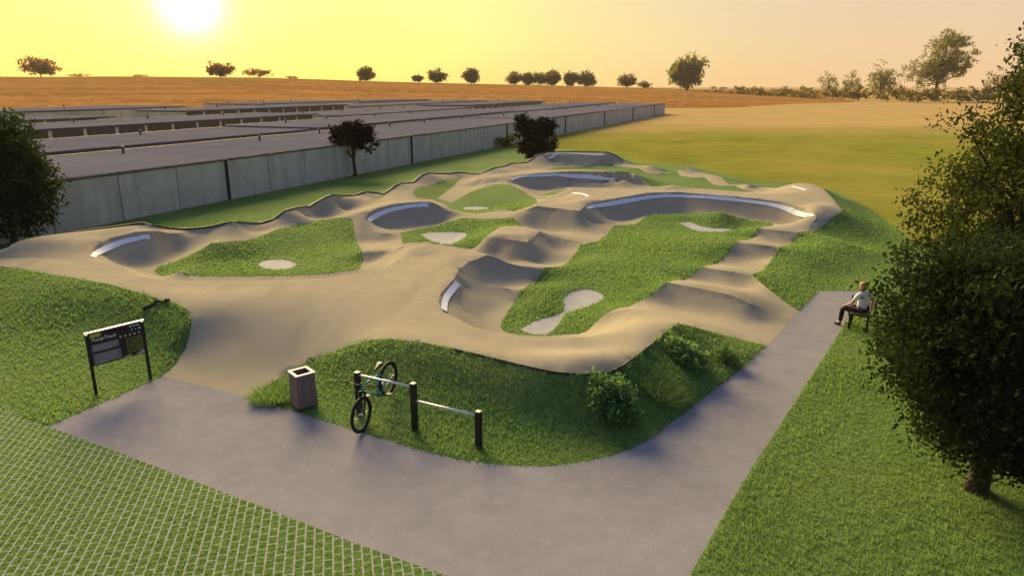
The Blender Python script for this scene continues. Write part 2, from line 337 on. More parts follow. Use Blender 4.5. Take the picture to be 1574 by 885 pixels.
# walls that face the viewer: (px, py of the rim, rim height, py of the floor), overall slope; concave like a quarter pipe
WALLS = [(.8, [(165,368,.78,400),(203,358,.8,410),(230,354.5,.82,408),(244,355,.74,404),(258,358,.6,401),(275,358.5,.5,396)]),
 (.85, [(573,323,.68,346),(587,318,.72,352),(601,314.5,.75,354),(625.5,311.5,.77,353),(654,310,.77,349),(668,312.5,.68,346),(678,317.5,.55,342)]),
 (.85, [(927,308,.75,332),(953,304,.75,335),(980,299,.77,331),(1004,296,.78,329),(1045,295,.78,328),(1081,298,.78,326),(1122,301.5,.76,329),(1163,305,.75,337),(1203,310,.73,342),(1230,317,.7,347)]),
 (.75, [(800,270,.69,287),(821,267,.72,291),(842,265,.74,289),(862,264,.75,287),(892,263,.76,286),(933,264,.75,285),(959,267.5,.72,283)]),
 (.65, [(850,237,.81,253.5),(882,235.5,.82,254),(910,235.5,.82,254),(927,236,.82,253.5)]),
 (.65, [(749.5,391.5,.75,428),(770,398.7,.63,430),(788,406,.5,432),(810,411,.42,433),(828,411.5,.38,432)]),
 (.65, [(812,321,.63,346),(825,316.5,.71,351),(841,318,.71,353),(857,320,.72,354),(872,322,.72,353),(886,323.6,.72,351)]),
 (.62, [(1170,351,.41,368),(1196,354,.42,372),(1222,356.7,.42,376)]), (.62, [(1136,372,.4,405),(1165,376,.4,409),(1194,379,.4,412)]),
 (.58, [(1084,410.6,.33,430),(1115,416,.33,434),(1148,421,.32,444)]), (.55, [(1028,434,.42,466),(1050,438,.42,472),(1075,443,.42,478),(1100,448,.42,482),(1123,453,.42,485),(1148,464,.35,486)]),
 (.6, [(755,364.6,.62,392),(780,368,.62,396),(806,371.6,.62,399)])]
def wall_pts(slope, rims):
    rows = []
    for f, k in ((.22, 1.35), (.45, 1.25), (.7, 1.12), (1.0, 1.0)):
        row = []
        for px, py, zr, pf in rims:
            zr = relief(zr); Yr = at(px, py, zr)[1]; yy = py + (pf - py) * f; a_, b_ = at(px, yy, 0); tl = CAM_H / b_; s = slope * k
            z = (zr - s * Yr + s * CAM_H / tl) / (1 + s / tl); z = max(z, .05); row.append((*at(px, yy, z), z))
        rows.append(np.array(row))
    return rows
def wpts(pl): return np.array([(*at(a, b, relief(c)), relief(c)) for a, b, c in pl])
def resample(P, step, closed=False):
    Q = np.vstack([P, P[:1]]) if closed else P
    out = [Q[0]]
    for a, b in zip(Q[:-1], Q[1:]):
        n = max(1, int(math.ceil(np.linalg.norm((b - a)[:2]) / step)))
        for k in range(1, n + 1): out.append(a + (b - a) * k / n)
    if closed: out = out[:-1]
    return np.array(out)
outW = wpts(OUT)
cons = [resample(outW, .4, True)]
for p in ISL.values(): cons.append(resample(wpts(p), .4, True))
for p in GRAVEL.values(): cons.append(resample(wpts(p), .8, True))
for p in LINES + ANCH: cons.append(resample(wpts(p), .4) if len(p) > 1 else wpts(p))
for s_, r_ in WALLS:
    for row in wall_pts(s_, r_): cons.append(resample(row, .4))
# crisp rims: the deck stays level up to the rim, the hidden side drops away behind it
def offs(pl, d, dz, floor=.06):
    P = resample(wpts(pl), .4); T = np.gradient(P[:, :2], axis=0); T /= np.linalg.norm(T, axis=1)[:, None]
    Q = P[:, :2] + np.stack([-T[:, 1], T[:, 0]], 1) * d          # positive d: left of the direction of travel
    return np.column_stack([Q, np.maximum(P[:, 2] + dz, floor)])
NEAR1 = [(142,398.6,.7),(163,405,.7),(189,409,.69),(203,418,.69),(218,425,.7),(234,427.5,.7),(264,430.5,.7),(320,432,.7),(381,431.5,.7),(442,430,.7),(503,427,.7),(552,420,.7),(581,414,.68),(601,406,.66),(618,394,.62)]
NEAR2 = [(674,464,.7),(680,480,.69),(690.5,487,.68),(713,498,.68),(735,505,.68),(760,510.5,.68),(776,512.5,.68),(809,518.5,.68),(851,519,.68),(890,518,.68),(910,516.5,.65)]
FAR2 = [(640,376,.66),(654,374.6,.7),(666,377.5,.7),(690,380,.7),(727,385.5,.72),(745,390.5,.75)]
SIDE2 = [(749.5,391.5,.75),(719,403,.72),(705,415,.7),(697,429,.7),(678,449.5,.7),(674,464,.7)]
SIDE4 = [(1203,310,.73),(1234,318.6,.7),(1252,327.7,.68),(1255,334,.62)]
DECK4 = [(890,288.2,.74),(943,289,.75),(1004,291,.76),(1080,292.5,.76),(1142,297,.74),(1173,297.5,.72)]
for pl_, sg_ in ((NEAR1, 1), (NEAR2, 1), (FAR2, 1), (DECK4, 1)):
    for d_, z_ in ((.3, -.16), (.65, -.42), (1.05, -.64)): cons.append(offs(pl_, sg_ * d_, z_))
for pl_, sg_ in ((NEAR1, -1), (NEAR2, -1), (FAR2, -1), (DECK4, -1)): cons.append(offs(pl_, sg_ * .3, 0)); cons.append(offs(pl_, sg_ * .7, 0))
for d_, z_ in ((.3, -.22), (.65, -.48), (1.0, -.66)): cons.append(offs(SIDE2, d_, z_))
cons.append(offs(SIDE2, -.3, 0)); cons.append(offs(SIDE2, -.7, 0))
for s_, r_ in WALLS[:7]:
    pl_ = [q[:3] for q in r_]; cons.append(offs(pl_, .3, 0))
paveW = wpts(PAVE); cons.append(resample(paveW, 1.5, True))
# ground outside: falls away from the raised outer edge
def inpoly(X, Y, poly):
    c = np.zeros(len(X), dtype=bool); n = len(poly)
    for i in range(n):
        x1, y1 = poly[i][:2]; x2, y2 = poly[(i + 1) % n][:2]
        if y1 == y2: continue
        k = ((y1 > Y) != (y2 > Y)) & (X < (x2 - x1) * (Y - y1) / (y2 - y1) + x1)
        c ^= k
    return c
ro = resample(outW, 1.0, True); off = []
for i in range(len(ro)):
    t = ro[(i + 1) % len(ro)] - ro[i - 1]; n = np.array([-t[1], t[0]]); n /= np.linalg.norm(n)
    for s in (1, -1):
        q = ro[i][:2] + s * n * 1.5
        if not inpoly(q[:1], q[1:2], outW)[0] and q[1] > 20 and not inpoly(q[:1], q[1:2], paveW)[0]:
            off.append((q[0], q[1], ro[i][2] * .16)); q2 = ro[i][:2] + s * n * 3.2
            if not inpoly(q2[:1], q2[1:2], outW)[0]: off.append((q2[0], q2[1], 0))
cons.append(np.array(off))
DX0, DX1, DY0, DY1 = -30., 26., 1.0, 68.
ringp = [(x, y, 0) for x in np.arange(DX0, DX1 + 1, 3.) for y in np.arange(DY0, DY1 + 1, 3.)]
allc = np.vstack(cons)
ringp = np.array([p for p in ringp if not inpoly(np.array([p[0]]), np.array([p[1]]), outW)[0] and np.min(np.hypot(allc[:, 0] - p[0], allc[:, 1] - p[1])) > 2.2])
C = np.vstack([allc, ringp])
keep = []                                           # merge constraints that fall together
for i, p in enumerate(C):
    if not keep or np.min(np.hypot(C[keep, 0] - p[0], C[keep, 1] - p[1])) > .2: keep.append(i)
C = C[keep]; CC = .08
def phi(a, b):
    d2 = (a[:, None, 0] - b[None, :, 0]) ** 2 + (a[:, None, 1] - b[None, :, 1]) ** 2
    return np.sqrt(d2 + CC * CC)
A = phi(C, C) - np.eye(len(C)) * .002               # a little smoothing
n = len(C)
S = np.zeros((n + 1, n + 1)); S[:n, :n] = A; S[:n, n] = 1; S[n, :n] = 1
wts = np.linalg.solve(S, np.append(C[:, 2], 0))
def height(P):
    P = np.asarray(P, dtype=float); out = np.empty(len(P))
    for k in range(0, len(P), 8000):
        q = P[k:k + 8000]; out[k:k + 8000] = phi(q, C) @ wts[:n] + wts[n]
    e = np.minimum.reduce([P[:, 0] - DX0, DX1 - P[:, 0], P[:, 1] - DY0, DY1 - P[:, 1]])
    f = np.clip(e / 2.5, 0, 1)
    nearflat = inpoly(P[:, 0], P[:, 1], paveW)      # the paved path is level
    out = np.where(nearflat, np.clip(out, -.01, .02), out)
    return np.clip(out, -.03, 1.0) * f * f * (3 - 2 * f)
def hz(x, y): return float(height([(x, y)])[0])

# region outlines on the ground
fieldW = np.array([at(*p) for p in [(858,203,0),(862,236,0),(900,232,0),(945,236,0),(985,252,0),(1065,254,0),(1110,268,0),(1160,279,0),(1225,280,0),(1290,296,0),(1340,325,0),(1395,365,0),(1450,384,0),(1574,400,0),(1720,424,0)]]
                  + [(DX1 - .01, 28.), (DX1 - .01, DY1 - .01), (at(858,203,0)[0] if at(858,203,0)[1] < DY1 else 3.0, DY1 - .01)])
fieldW[:, 1] = np.minimum(fieldW[:, 1], DY1 - .01); fieldW[:, 0] = np.minimum(fieldW[:, 0], DX1 - .01)
e0, e1 = np.array(at(75,655)), np.array(at(690,885)); ed = (e1 - e0) / np.linalg.norm(e1 - e0); en = np.array([ed[1], -ed[0]])
if en[1] > 0: en = -en
paverW = np.array([e0 - ed * 12, e0, *[np.array(at(a, b)) for a, b in [(210,705),(400,777),(560,839),(690,885),(870,960)]], e1 + ed * 3 , e1 + ed * 3 + en * 2, e0 - ed * 12 + en * 12])
paverW[:, 1] = np.maximum(paverW[:, 1], DY0 + .2); paverW[:, 0] = np.maximum(paverW[:, 0], DX0 + .2)
regs = [('field', fieldW), ('track', outW[:, :2])] + [('lawn', wpts(p)[:, :2]) for p in ISL.values()] + [('paver', paverW), ('pave', paveW[:, :2])] + [('gravel_' + k, wpts(p)[:, :2]) for k, p in GRAVEL.items()]
def rs2(P, step):
    return resample(np.hstack([P, np.zeros((len(P), 1))]), step, True)[:, :2]
vin = []; ein = []
def add_loop(P):
    b = len(vin); k = len(P); vin.extend([tuple(p) for p in P]); ein.extend([(b + i, b + (i + 1) % k) for i in range(k)])
loops = [rs2(P, .35 if nm in ('track', 'lawn') or nm[:6] == 'gravel' else .6) for nm, P in regs]
for L in loops: add_loop(L)
crest_v = []                                        # runs of vertices that form rims and crests
for p in LINES:
    if len(p) < 3 or (len(p) < 5 and min(q[2] for q in p) < .26): continue
    L = resample(wpts(p), .3)[:, :2]; b = len(vin); crest_v.append((b, b + len(L))); vin.extend([tuple(q) for q in L]); ein.extend([(b + i, b + i + 1) for i in range(len(L) - 1)])
add_loop(rs2(np.array([(DX0, DY0), (DX1, DY0), (DX1, DY1), (DX0, DY1)]), 1.0))
bp_ = np.array(vin)
gp = []
tx0, ty0 = outW[:, :2].min(0) - 3; tx1, ty1 = outW[:, :2].max(0) + 3
GS = .155
for y in np.arange(DY0 + .5, DY1 - .4, GS):
    inn = ty0 < y < ty1
    xs = np.arange(DX0 + .4, DX1 - .4, GS)
    xs = xs + (GS / 2 if int(round(y / GS)) % 2 else 0)
    g = np.stack([xs, np.full(len(xs), y)], 1)
    fine = (inpoly(g[:, 0], g[:, 1], outW) if inn else np.zeros(len(g), dtype=bool))
    cs = (np.arange(len(xs)) % 2 == 0) & (int(round(y / GS)) % 2 == 0)
    gp.append(g[fine | cs])
gp = np.vstack(gp)
gp = gp[(gp[:, 0] < DX1 - .2) & (gp[:, 1] < DY1 - .2)]
# drop grid points that would crowd an outline
cell = {}
for p in bp_: cell.setdefault((int(p[0] // .15), int(p[1] // .15)), []).append(p)
ok = []
for p in gp:
    i, j = int(p[0] // .15), int(p[1] // .15); bad = False
    for a in (-1, 0, 1):
        for b in (-1, 0, 1):
            for q in cell.get((i + a, j + b), ()):
                if (q[0] - p[0]) ** 2 + (q[1] - p[1]) ** 2 < .0055: bad = True
    ok.append(not bad)
gp = gp[np.array(ok)]
import time as _t; _t0 = _t.time()
res = geometry.delaunay_2d_cdt([Vector(p) for p in np.vstack([bp_, gp])], ein, [], 0, 1e-5)
print('cdt', len(res[0]), _t.time() - _t0, 'constraints', n)
GV = np.array([tuple(v) for v in res[0]]); GF = np.array([f for f in res[2] if len(f) == 3])
GZ = height(GV)
fixed = np.array([any(i < len(bp_) for i in orig) for orig in res[3]]) if len(res) > 3 else np.zeros(len(GV), dtype=bool)
E_ = np.vstack([GF[:, [0, 1]], GF[:, [1, 2]], GF[:, [2, 0]]]); deg = np.zeros(len(GV)); np.add.at(deg, E_[:, 0], 1); np.add.at(deg, E_[:, 1], 1)
for _ in range(4):                                 # trowel the asphalt smooth between rims, crests and borders
    acc = np.zeros(len(GV)); np.add.at(acc, E_[:, 0], GZ[E_[:, 1]]); np.add.at(acc, E_[:, 1], GZ[E_[:, 0]])
    GZ = np.where(fixed, GZ, .5 * GZ + .5 * acc / np.maximum(deg, 1))
G3 = np.column_stack([GV, GZ])
from mathutils.bvhtree import BVHTree
_bvh = BVHTree.FromPolygons([tuple(v) for v in G3], [tuple(int(i) for i in f) for f in GF])
def height(P):
    out = np.zeros(len(P))
    for i, q in enumerate(np.asarray(P, dtype=float)):
        h_ = _bvh.ray_cast(Vector((q[0], q[1], 5)), Vector((0, 0, -1)))[0]
        if h_ is not None: out[i] = h_.z
    return out
cen = GV[GF].mean(1); cls = np.full(len(GF), 'lawn', dtype=object)
for nm, P in regs: cls[inpoly(cen[:, 0], cen[:, 1], P)] = nm
a_ = GV[GF[:, 1]] - GV[GF[:, 0]]; b_ = GV[GF[:, 2]] - GV[GF[:, 0]]
flip = (a_[:, 0] * b_[:, 1] - a_[:, 1] * b_[:, 0]) < 0
GF[flip] = GF[flip][:, ::-1]
# smooth normals of the whole surface, shared by all the pieces cut out of it
fn = np.cross(G3[GF[:, 1]] - G3[GF[:, 0]], G3[GF[:, 2]] - G3[GF[:, 0]])
VN = np.zeros_like(G3)
for k in range(3): np.add.at(VN, GF[:, k], fn)
VN /= np.linalg.norm(VN, axis=1)[:, None] + 1e-12
crest_id = -np.ones(len(bp_), dtype=int)
for i, (a, b) in enumerate(crest_v): crest_id[a:b] = i
vcrest = [set(crest_id[j] for j in orig if j < len(bp_) and crest_id[j] >= 0) for orig in res[3]]
def region_obj(name, key, m, kind='structure', parent=None, crisp=False):
    F = GF[cls == key]; u, inv = np.unique(F, return_inverse=True)
    me = np_mesh(name, G3[u], inv.reshape(F.shape)); o = link_mesh(name, me, m, parent, True)
    if crisp:
        at_ = me.attributes.new('sharp_edge', 'BOOLEAN', 'EDGE'); ev = np.empty(len(me.edges) * 2, dtype=np.int32); me.edges.foreach_get('vertices', ev); ev = u[ev.reshape(-1, 2)]
        at_.data.foreach_set('value', np.array([bool(vcrest[a] & vcrest[b]) for a, b in ev]))
    else: me.normals_split_custom_set_from_vertices([tuple(x) for x in VN[u]])
    if kind: o['kind'] = kind
    return o
# ---------------------------------------------------------------- ground, track, lawn, path
def field_extra(t, co, out):
    sx = N(t, 'ShaderNodeSeparateXYZ'); t.links.new(co, sx.inputs[0])
    nz = N(t, 'ShaderNodeTexNoise'); nz.inputs['Scale'].default_value = .03; nz.inputs['Detail'].default_value = 6
    mp = N(t, 'ShaderNodeMapping'); mp.inputs['Scale'].default_value = (.45, 1.6, 1); t.links.new(co, mp.inputs[0]); t.links.new(mp.outputs[0], nz.inputs['Vector'])
    ml = N(t, 'ShaderNodeMath', operation='MULTIPLY_ADD'); ml.inputs[1].default_value = 70; t.links.new(nz.outputs['Fac'], ml.inputs[0]); t.links.new(sx.outputs[1], ml.inputs[2])
    mr = N(t, 'ShaderNodeMapRange'); mr.inputs[1].default_value = 115; mr.inputs[2].default_value = 150; t.links.new(ml.outputs[0], mr.inputs[0])
    n2 = N(t, 'ShaderNodeTexNoise'); n2.inputs['Scale'].default_value = .12; n2.inputs['Detail'].default_value = 8; t.links.new(mp.outputs[0], n2.inputs['Vector'])
    straw = ramp(t, [(.3, (.36, .26, .10)), (.5, (.44, .31, .13)), (.7, (.33, .26, .085))]); t.links.new(n2.outputs['Fac'], straw.inputs[0])
    mm = N(t, 'ShaderNodeMix', data_type='RGBA'); t.links.new(mr.outputs[0], mm.inputs[0]); t.links.new(out, mm.inputs[6]); t.links.new(straw.outputs[0], mm.inputs[7])
    return mm.outputs[2]
M['field'] = mat('meadow', (.20, .21, .036), .95, .3, .25, 10, 1.0, 6, spec=0,
                 extra=chain(noise_mix(1.2, (.16, .185, .032), .5, .75), noise_mix(.06, (.27, .235, .055), .45, .75), noise_mix(9, (.16, .155, .03), .58, .75), field_extra))
M['crop'] = mat('ripe_crop', (.32, .165, .045), .95, .25, .05, 8, .8, 2, spec=0, extra=chain(noise_mix(.03, (.23, .115, .03), .42, .62, stretch=(.25, 2.5, 1)), noise_mix(.35, (.40, .215, .065), .52, .66, stretch=(1, .5, 1))))
g = MB(); B = 2600
g.add([(-B, -B, 0), (B, -B, 0), (B, B, 0), (-B, B, 0), (DX0, DY0, 0), (DX1, DY0, 0), (DX1, DY1, 0), (DX0, DY1, 0)], [(0, 1, 5, 4), (1, 2, 6, 5), (2, 3, 7, 6), (3, 0, 4, 7)])
tag(g.build('ground', M['field']), kind='structure')
region_obj('meadow', 'field', M['field'])
lawn = region_obj('lawn', 'lawn', M['lawn'])
region_obj('pavement', 'pave', M['pave'])
for k in GRAVEL: region_obj('gravel_patch', 'gravel_' + k, M['gravel'])
def paver_extra(t, co, out):
    mp = N(t, 'ShaderNodeMapping'); mp.inputs['Rotation'].default_value = (0, 0, -PAVROT); t.links.new(co, mp.inputs[0])
    b = N(t, 'ShaderNodeTexBrick'); b.offset = .5; b.inputs['Scale'].default_value = 1; b.inputs['Brick Width'].default_value = .17; b.inputs['Row Height'].default_value = .12
    b.inputs['Mortar Size'].default_value = .012; b.inputs['Mortar Smooth'].default_value = .3; b.inputs['Color1'].default_value = (0, 0, 0, 1); b.inputs['Color2'].default_value = (0, 0, 0, 1); b.inputs['Mortar'].default_value = (1, 1, 1, 1)
    t.links.new(mp.outputs[0], b.inputs['Vector'])
    mxn = N(t, 'ShaderNodeMix', data_type='RGBA'); mxn.inputs[7].default_value = (.30, .33, .32, 1)
    n_ = N(t, 'ShaderNodeTexNoise'); n_.inputs['Scale'].default_value = 7; n_.inputs['Detail'].default_value = 6; t.links.new(co, n_.inputs['Vector'])
    r_ = ramp(t, [(.34, (.45, .45, .45)), (.52, (1, 1, 1))]); t.links.new(n_.outputs['Fac'], r_.inputs[0])
    m_ = N(t, 'ShaderNodeMath', operation='MULTIPLY'); t.links.new(b.outputs['Fac'], m_.inputs[0]); t.links.new(r_.outputs[0], m_.inputs[1])
    t.links.new(m_.outputs[0], mxn.inputs[0]); t.links.new(out, mxn.inputs[6]); return mxn.outputs[2]
PAVROT = R(90 + 14)                                 # columns run away from the viewer, leaning left
M['paver'] = mat('grass_paver', (.085, .15, .025), .95, .4, 10, 8, .6, 50, spec=.05, extra=paver_extra)
region_obj('grass_paving', 'paver', M['paver'])
track = region_obj('pump_track', 'track', M['track'], kind=None, crisp=True)
tag(track, 'undulating tan asphalt pump track with rollers and banked bowls, winding around grass islands', 'pump track')
def strip(name, line, m, parent, i0, i1, lift=.012, side=1, sub=6):
    """band lying on the surface between offsets i0 and i1 from a world polyline"""
    P = resample(np.hstack([line[:, :2], np.zeros((len(line), 1))]), .12)[:, :2]
    for _ in range(40): P[1:-1] = (P[:-2] + 2 * P[1:-1] + P[2:]) / 4
    T = np.gradient(P, axis=0); T /= np.linalg.norm(T, axis=1)[:, None]; Nn = np.stack([-T[:, 1], T[:, 0]], 1) * side
    rows = [P + Nn * (i0 + (i1 - i0) * k / sub) for k in range(sub + 1)]
    zs = []
    for r in rows:
        z = height(r); s_ = np.pad(z, 8, mode='edge'); s_ = np.convolve(s_, np.ones(17) / 17, 'valid'); zs.append(np.maximum(s_, z - .01) + lift)
    V = np.vstack([np.column_stack([r, z]) for r, z in zip(rows, zs)]); k = len(P); F = []
    for a in range(sub):
        for i in range(k - 1): F.append((a * k + i, a * k + i + 1, a * k + k + i + 1, a * k + k + i))
    F = np.array(F); me = np_mesh(name, V, F)
    if me.polygons[0].normal.z < 0: F = F[:, ::-1]; me = np_mesh(name, V, F)
    return link_mesh(name, me, m, parent, True)
STR = [  # rims that carry a pale band just below the edge
 [(136,394,.71),(134.5,389.5,.72),(148,377,.75),(169,366,.78),(203,358,.8),(228,354.8,.82)],
 [(562,335,.56),(566.5,326.7,.65),(580.7,319.6,.7),(601,314.5,.75),(625.5,311.5,.77),(657,310,.765)],
 [(675,475,.7),(674,464,.7),(678,449.5,.7),(697,429,.7)],
 [(899,317,.735),(904,313.5,.74),(927,308,.75),(953,304,.75),(980,299,.77),(1004,296,.78),(1045,295,.78),(1081,298,.78),(1163,305,.75),(1203,310,.73),(1234,318.6,.7),(1250,326.5,.69),(1254,332,.64)],
 [(783,276,.55),(790,271,.65),(821,267,.72),(862,264,.75),(892,263,.76),(933,264,.75),(944,265.3,.74)],
 [(841,237,.82),(860,235.3,.82),(882,235,.82),(927,235.8,.82)],
]
for p in STR: strip('coping_stripe', wpts(p), M['stripe'], track, .05, .19, .034, -1)
for p in [[(880,293.5,.68),(890,295,.7),(899,298.5,.71),(904,303,.72)], [(1217,286.5,.68),(1227,289,.7),(1238,294,.71)]]:
    strip('coping_stripe', wpts(p), M['stripe'], track, -.08, .08, .02)
# black edging boards along the outer edge
i_back = [i for i, p in enumerate(OUT) if p[:2] == (-60, 388)][0]; i_be = [i for i, p in enumerate(OUT) if p[:2] == (957, 246)][0]
def edging(line, side, h0, h1, wd):
    P = resample(line, .2)
    for _ in range(3): P[1:-1] = (P[:-2] + 2 * P[1:-1] + P[2:]) / 4
    T = np.gradient(P[:, :2], axis=0); T /= np.linalg.norm(T, axis=1)[:, None]; Nn = np.stack([-T[:, 1], T[:, 0]], 1) * side
    z = height(P[:, :2]); a = P[:, :2] + Nn * .005; b = P[:, :2] + Nn * (.005 + wd); k = len(P)
    V = np.vstack([np.column_stack([a, z + h0]), np.column_stack([a, z + h1]), np.column_stack([b, z + h1]), np.column_stack([b, z + h0])])
    F = []
    for q in range(4):
        for i in range(k - 1): F.append((q * k + i, q * k + i + 1, ((q + 1) % 4) * k + i + 1, ((q + 1) % 4) * k + i))
    return link_mesh('edging_board', np_mesh('edging_board', V, np.array(F)), M['black'], track)
sA = 1 if np.cross(outW[1, :2] - outW[0, :2], outW[2, :2] - outW[1, :2]) is None else 1
def outward(line):
    m_ = len(line) // 2; t = line[m_ + 1][:2] - line[m_ - 1][:2]; q = line[m_][:2] + np.array([-t[1], t[0]]) / np.linalg.norm(t) * .4
    return -1 if inpoly(q[:1], q[1:2], outW)[0] else 1
lb = outW[i_back:i_be + 1]; edging(lb, outward(lb), -.25, .075, .035)
i_f0 = [i for i, p in enumerate(OUT) if p[:2] == (1024, 508)][0]; i_f1 = [i for i, p in enumerate(OUT) if p[:2] == (700, 535)][0]
lf = outW[i_f0:i_f1 + 1]; edging(lf, outward(lf), -.25, .004, .035)

bl_ = np.array([(*at(a, b, c), c) for a, b, c in [(221,487.5,.45),(232,479,.56),(243,471,.66),(252,466,.75),(260,462.5,.82)]])
Pb = resample(bl_, .15); zb_ = height(Pb[:, :2]); zb_ += .035 + .03 * np.sin(np.arange(len(Pb)) * 1.9)
tb = MB(); tb.tube([(p[0], p[1], z) for p, z in zip(Pb, zb_)], .035, 6); tb.build('edging_board', M['black'], track)
# ---------------------------------------------------------------- grass blades
def blades(name, tri, keepf, count, h0, h1, wd, m):
    p = G3[GF[tri]]; ar = np.linalg.norm(np.cross(p[:, 1] - p[:, 0], p[:, 2] - p[:, 0]), axis=1) / 2
    d = np.hypot(p[:, :, 0].mean(1), p[:, :, 1].mean(1)); den = ar / np.maximum(d, 6) ** 1.6 * (d < 34)
    idx = rng.choice(len(p), int(count), p=den / den.sum())
    r1, r2 = rng.random(int(count)), rng.random(int(count)); s = np.sqrt(r1)
    q = p[idx]; c = q[:, 0] * (1 - s)[:, None] + q[:, 1] * (s * (1 - r2))[:, None] + q[:, 2] * (s * r2)[:, None]
    if keepf is not None: c = c[keepf(c)]
    k = len(c); far = np.clip(np.hypot(c[:, 0], c[:, 1]) / 10, .8, 2.4)
    an = rng.random(k) * 2 * np.pi; hh = rng.uniform(h0, h1, k); ww = wd * far * rng.uniform(.7, 1.3, k)
    # a slow variation makes taller and shorter patches
    pt = np.sin(c[:, 0] * 1.3 + np.sin(c[:, 1] * .9)) * np.sin(c[:, 1] * 1.1 + 1.7 * np.sin(c[:, 0] * .6)); hh *= 1 + .35 * pt
    dx, dy = np.cos(an) * ww, np.sin(an) * ww
    lean = rng.normal(0, .45, (k, 2)) * hh[:, None]
    V = np.empty((k, 3, 3)); V[:, 0] = c + np.stack([dx, dy, -np.full(k, .01)], 1); V[:, 1] = c - np.stack([dx, dy, np.full(k, .01)], 1)
    V[:, 2] = c + np.column_stack([lean, hh])
    o = link_mesh(name, np_mesh(name, V.reshape(-1, 3), np.arange(3 * k).reshape(-1, 3)), m); return tag(o, kind='stuff')
ltri = np.where(cls == 'lawn')[0]
blades('grass', ltri, None, 420000, .035, .085, .0095, M['blade'])
ca, sa_ = math.cos(-PAVROT), math.sin(-PAVROT)
def incell(c):
    u = c[:, 0] * ca - c[:, 1] * sa_; v = c[:, 0] * sa_ + c[:, 1] * ca
    row = np.floor(v / .12); fv = v - row * .12
    return (fv > .016) & (fv < .104)
blades('paver_grass', np.where(cls == 'paver')[0], incell, 110000, .014, .04, .008, M['blade'])

# ---------------------------------------------------------------- hill behind the garages
def hill_h(X, Y):
    px = 787 + X / np.maximum(Y, 1) * FOC * 1.04
    crest = np.interp(px, [-900, 0, 400, 550, 787, 1030, 1130, 1260, 1420], [10.5, 11.2, 10.8, 8.6, 6.6, 4.2, 2.6, .9, -.6])
    s = np.clip((Y - 190) / 260, 0, 1); s = np.where(s < 1, np.sin(s * np.pi / 2) ** 1.1, 1)
    return crest * s * np.clip(1 - (Y - 450) / 900, 0, 1) - .15
az = np.linspace(R(-62), R(33), 125); ds = np.concatenate([np.linspace(186, 470, 40), np.linspace(500, 1300, 12)])
AZ, DS = np.meshgrid(az, ds); X = np.tan(AZ) * DS; Y = DS + 12 * np.sin(AZ * 9) * (DS < 480)
Z = hill_h(X, Y) + .25 * np.sin(X * .05) * np.sin(Y * .035)
k = len(az); F = np.array([(i * k + j, i * k + j + 1, i * k + k + j + 1, i * k + k + j) for i in range(len(ds) - 1) for j in range(k - 1)])
tag(link_mesh('hill', np_mesh('hill', np.column_stack([X.ravel(), Y.ravel(), Z.ravel()]), F), M['crop'], None, True), kind='structure')
def ground_z(x, y): return max(0.0, float(hill_h(np.array([x]), np.array([y]))[0])) if y > 190 else (hz(x, y) if DX0 < x < DX1 and DY0 < y < DY1 else 0.0)

# ---------------------------------------------------------------- garages
G0 = Vector((*at(351, 307), 0)); GA = math.atan2(math.cos(R(21.96)), math.sin(R(21.96)))
def gpos(t, n_): return G0 + Vector((math.cos(GA) * t - math.sin(GA) * n_, math.sin(GA) * t + math.cos(GA) * n_, 0))
def garage(label, t0, t1, n0, n1, h, front=False, doors=False, slope=.0):
    L, D = t1 - t0, n1 - n0
    e = empty('garage_block', gpos(t0, n0), GA)
    tag(e, label, 'garages', 'flat roofed garage blocks behind the concrete wall')
    wl = MB()
    if front:
        MB().box((L / 2, .10, h / 2 - .15), (L - .1, .08, h + .1)).build('panel_joints', M['joint'], e); x = (math.ceil(t0 / 3.217) * 3.217) - t0; a = 0
        xs = [0] + list(np.arange(x, L, 3.217)) + [L]
        for q0, q1 in zip(xs[:-1], xs[1:]):
            if q1 - q0 > .1: wl.box(((q0 + q1) / 2, 0, h / 2 - .1), (q1 - q0 - .055, .12, h + .2))
        wl.box((L / 2, D / 2 + .15, h / 2), (L, D - .3, h - .06))
    else:
        wl.box((L / 2, D / 2, h / 2 - .1), (L, D, h))
    wl.build('wall', M['concrete'], e)
    rf = MB(); s = slope
    n_bay = max(1, int(L // 24))
    for q in range(n_bay):
        a, b = L * q / n_bay, L * (q + 1) / n_bay; dz = random.uniform(-.03, .05) if q else 0
        rf.box(((a + b) / 2, D / 2 + (.03 if front else 0), h + .02 + dz), (b - a - .004, D + .16, .10))
    rf.build('roof', M['roof'], e)
    fl = MB(); fl.box((L / 2, D + .02, h + .06), (L, .08, .06)); fl.box((L / 2, -.085 if front else -.1, h - .005), (L + .1, .05, .10)) ; fl.build('flashing', M['roofedge'], e)
    if front:
        for t in np.arange(math.ceil(t0 / 19.3) * 19.3, t1, 19.3):
            MB().tube([(t - t0, -.12, -.1), (t - t0, -.12, h + .02)], .075, 8).build('drainpipe', M['black'], e)
    vt = None
    for q in range(int(L // 9)):
        if vt is None:
            vt = MB().tube([(0, 0, 0), (0, 0, .34)], .07, 8).tube([(0, 0, .34), (0, 0, .40)], [.13, .05], 8).build('roof_vent', M['roofedge'], e); o = vt
        else:
            o = vt.copy(); col.objects.link(o); o.parent = e
        o.location = (4 + q * 9 + random.uniform(-1, 1), D * random.uniform(.72, .9), h + .06)
    if doors:
        first = None
        for q in range(int(L // 3.0)):
            if first is None:
                first = MB().box((0, 0, (h - .1) / 2), (2.62, .06, h - .1)).build('garage_door', M['door'], e); o = first
            else:
                o = first.copy(); col.objects.link(o); o.parent = e
            o.location = (1.5 + q * 3.0, -.035, -.02)
    return e
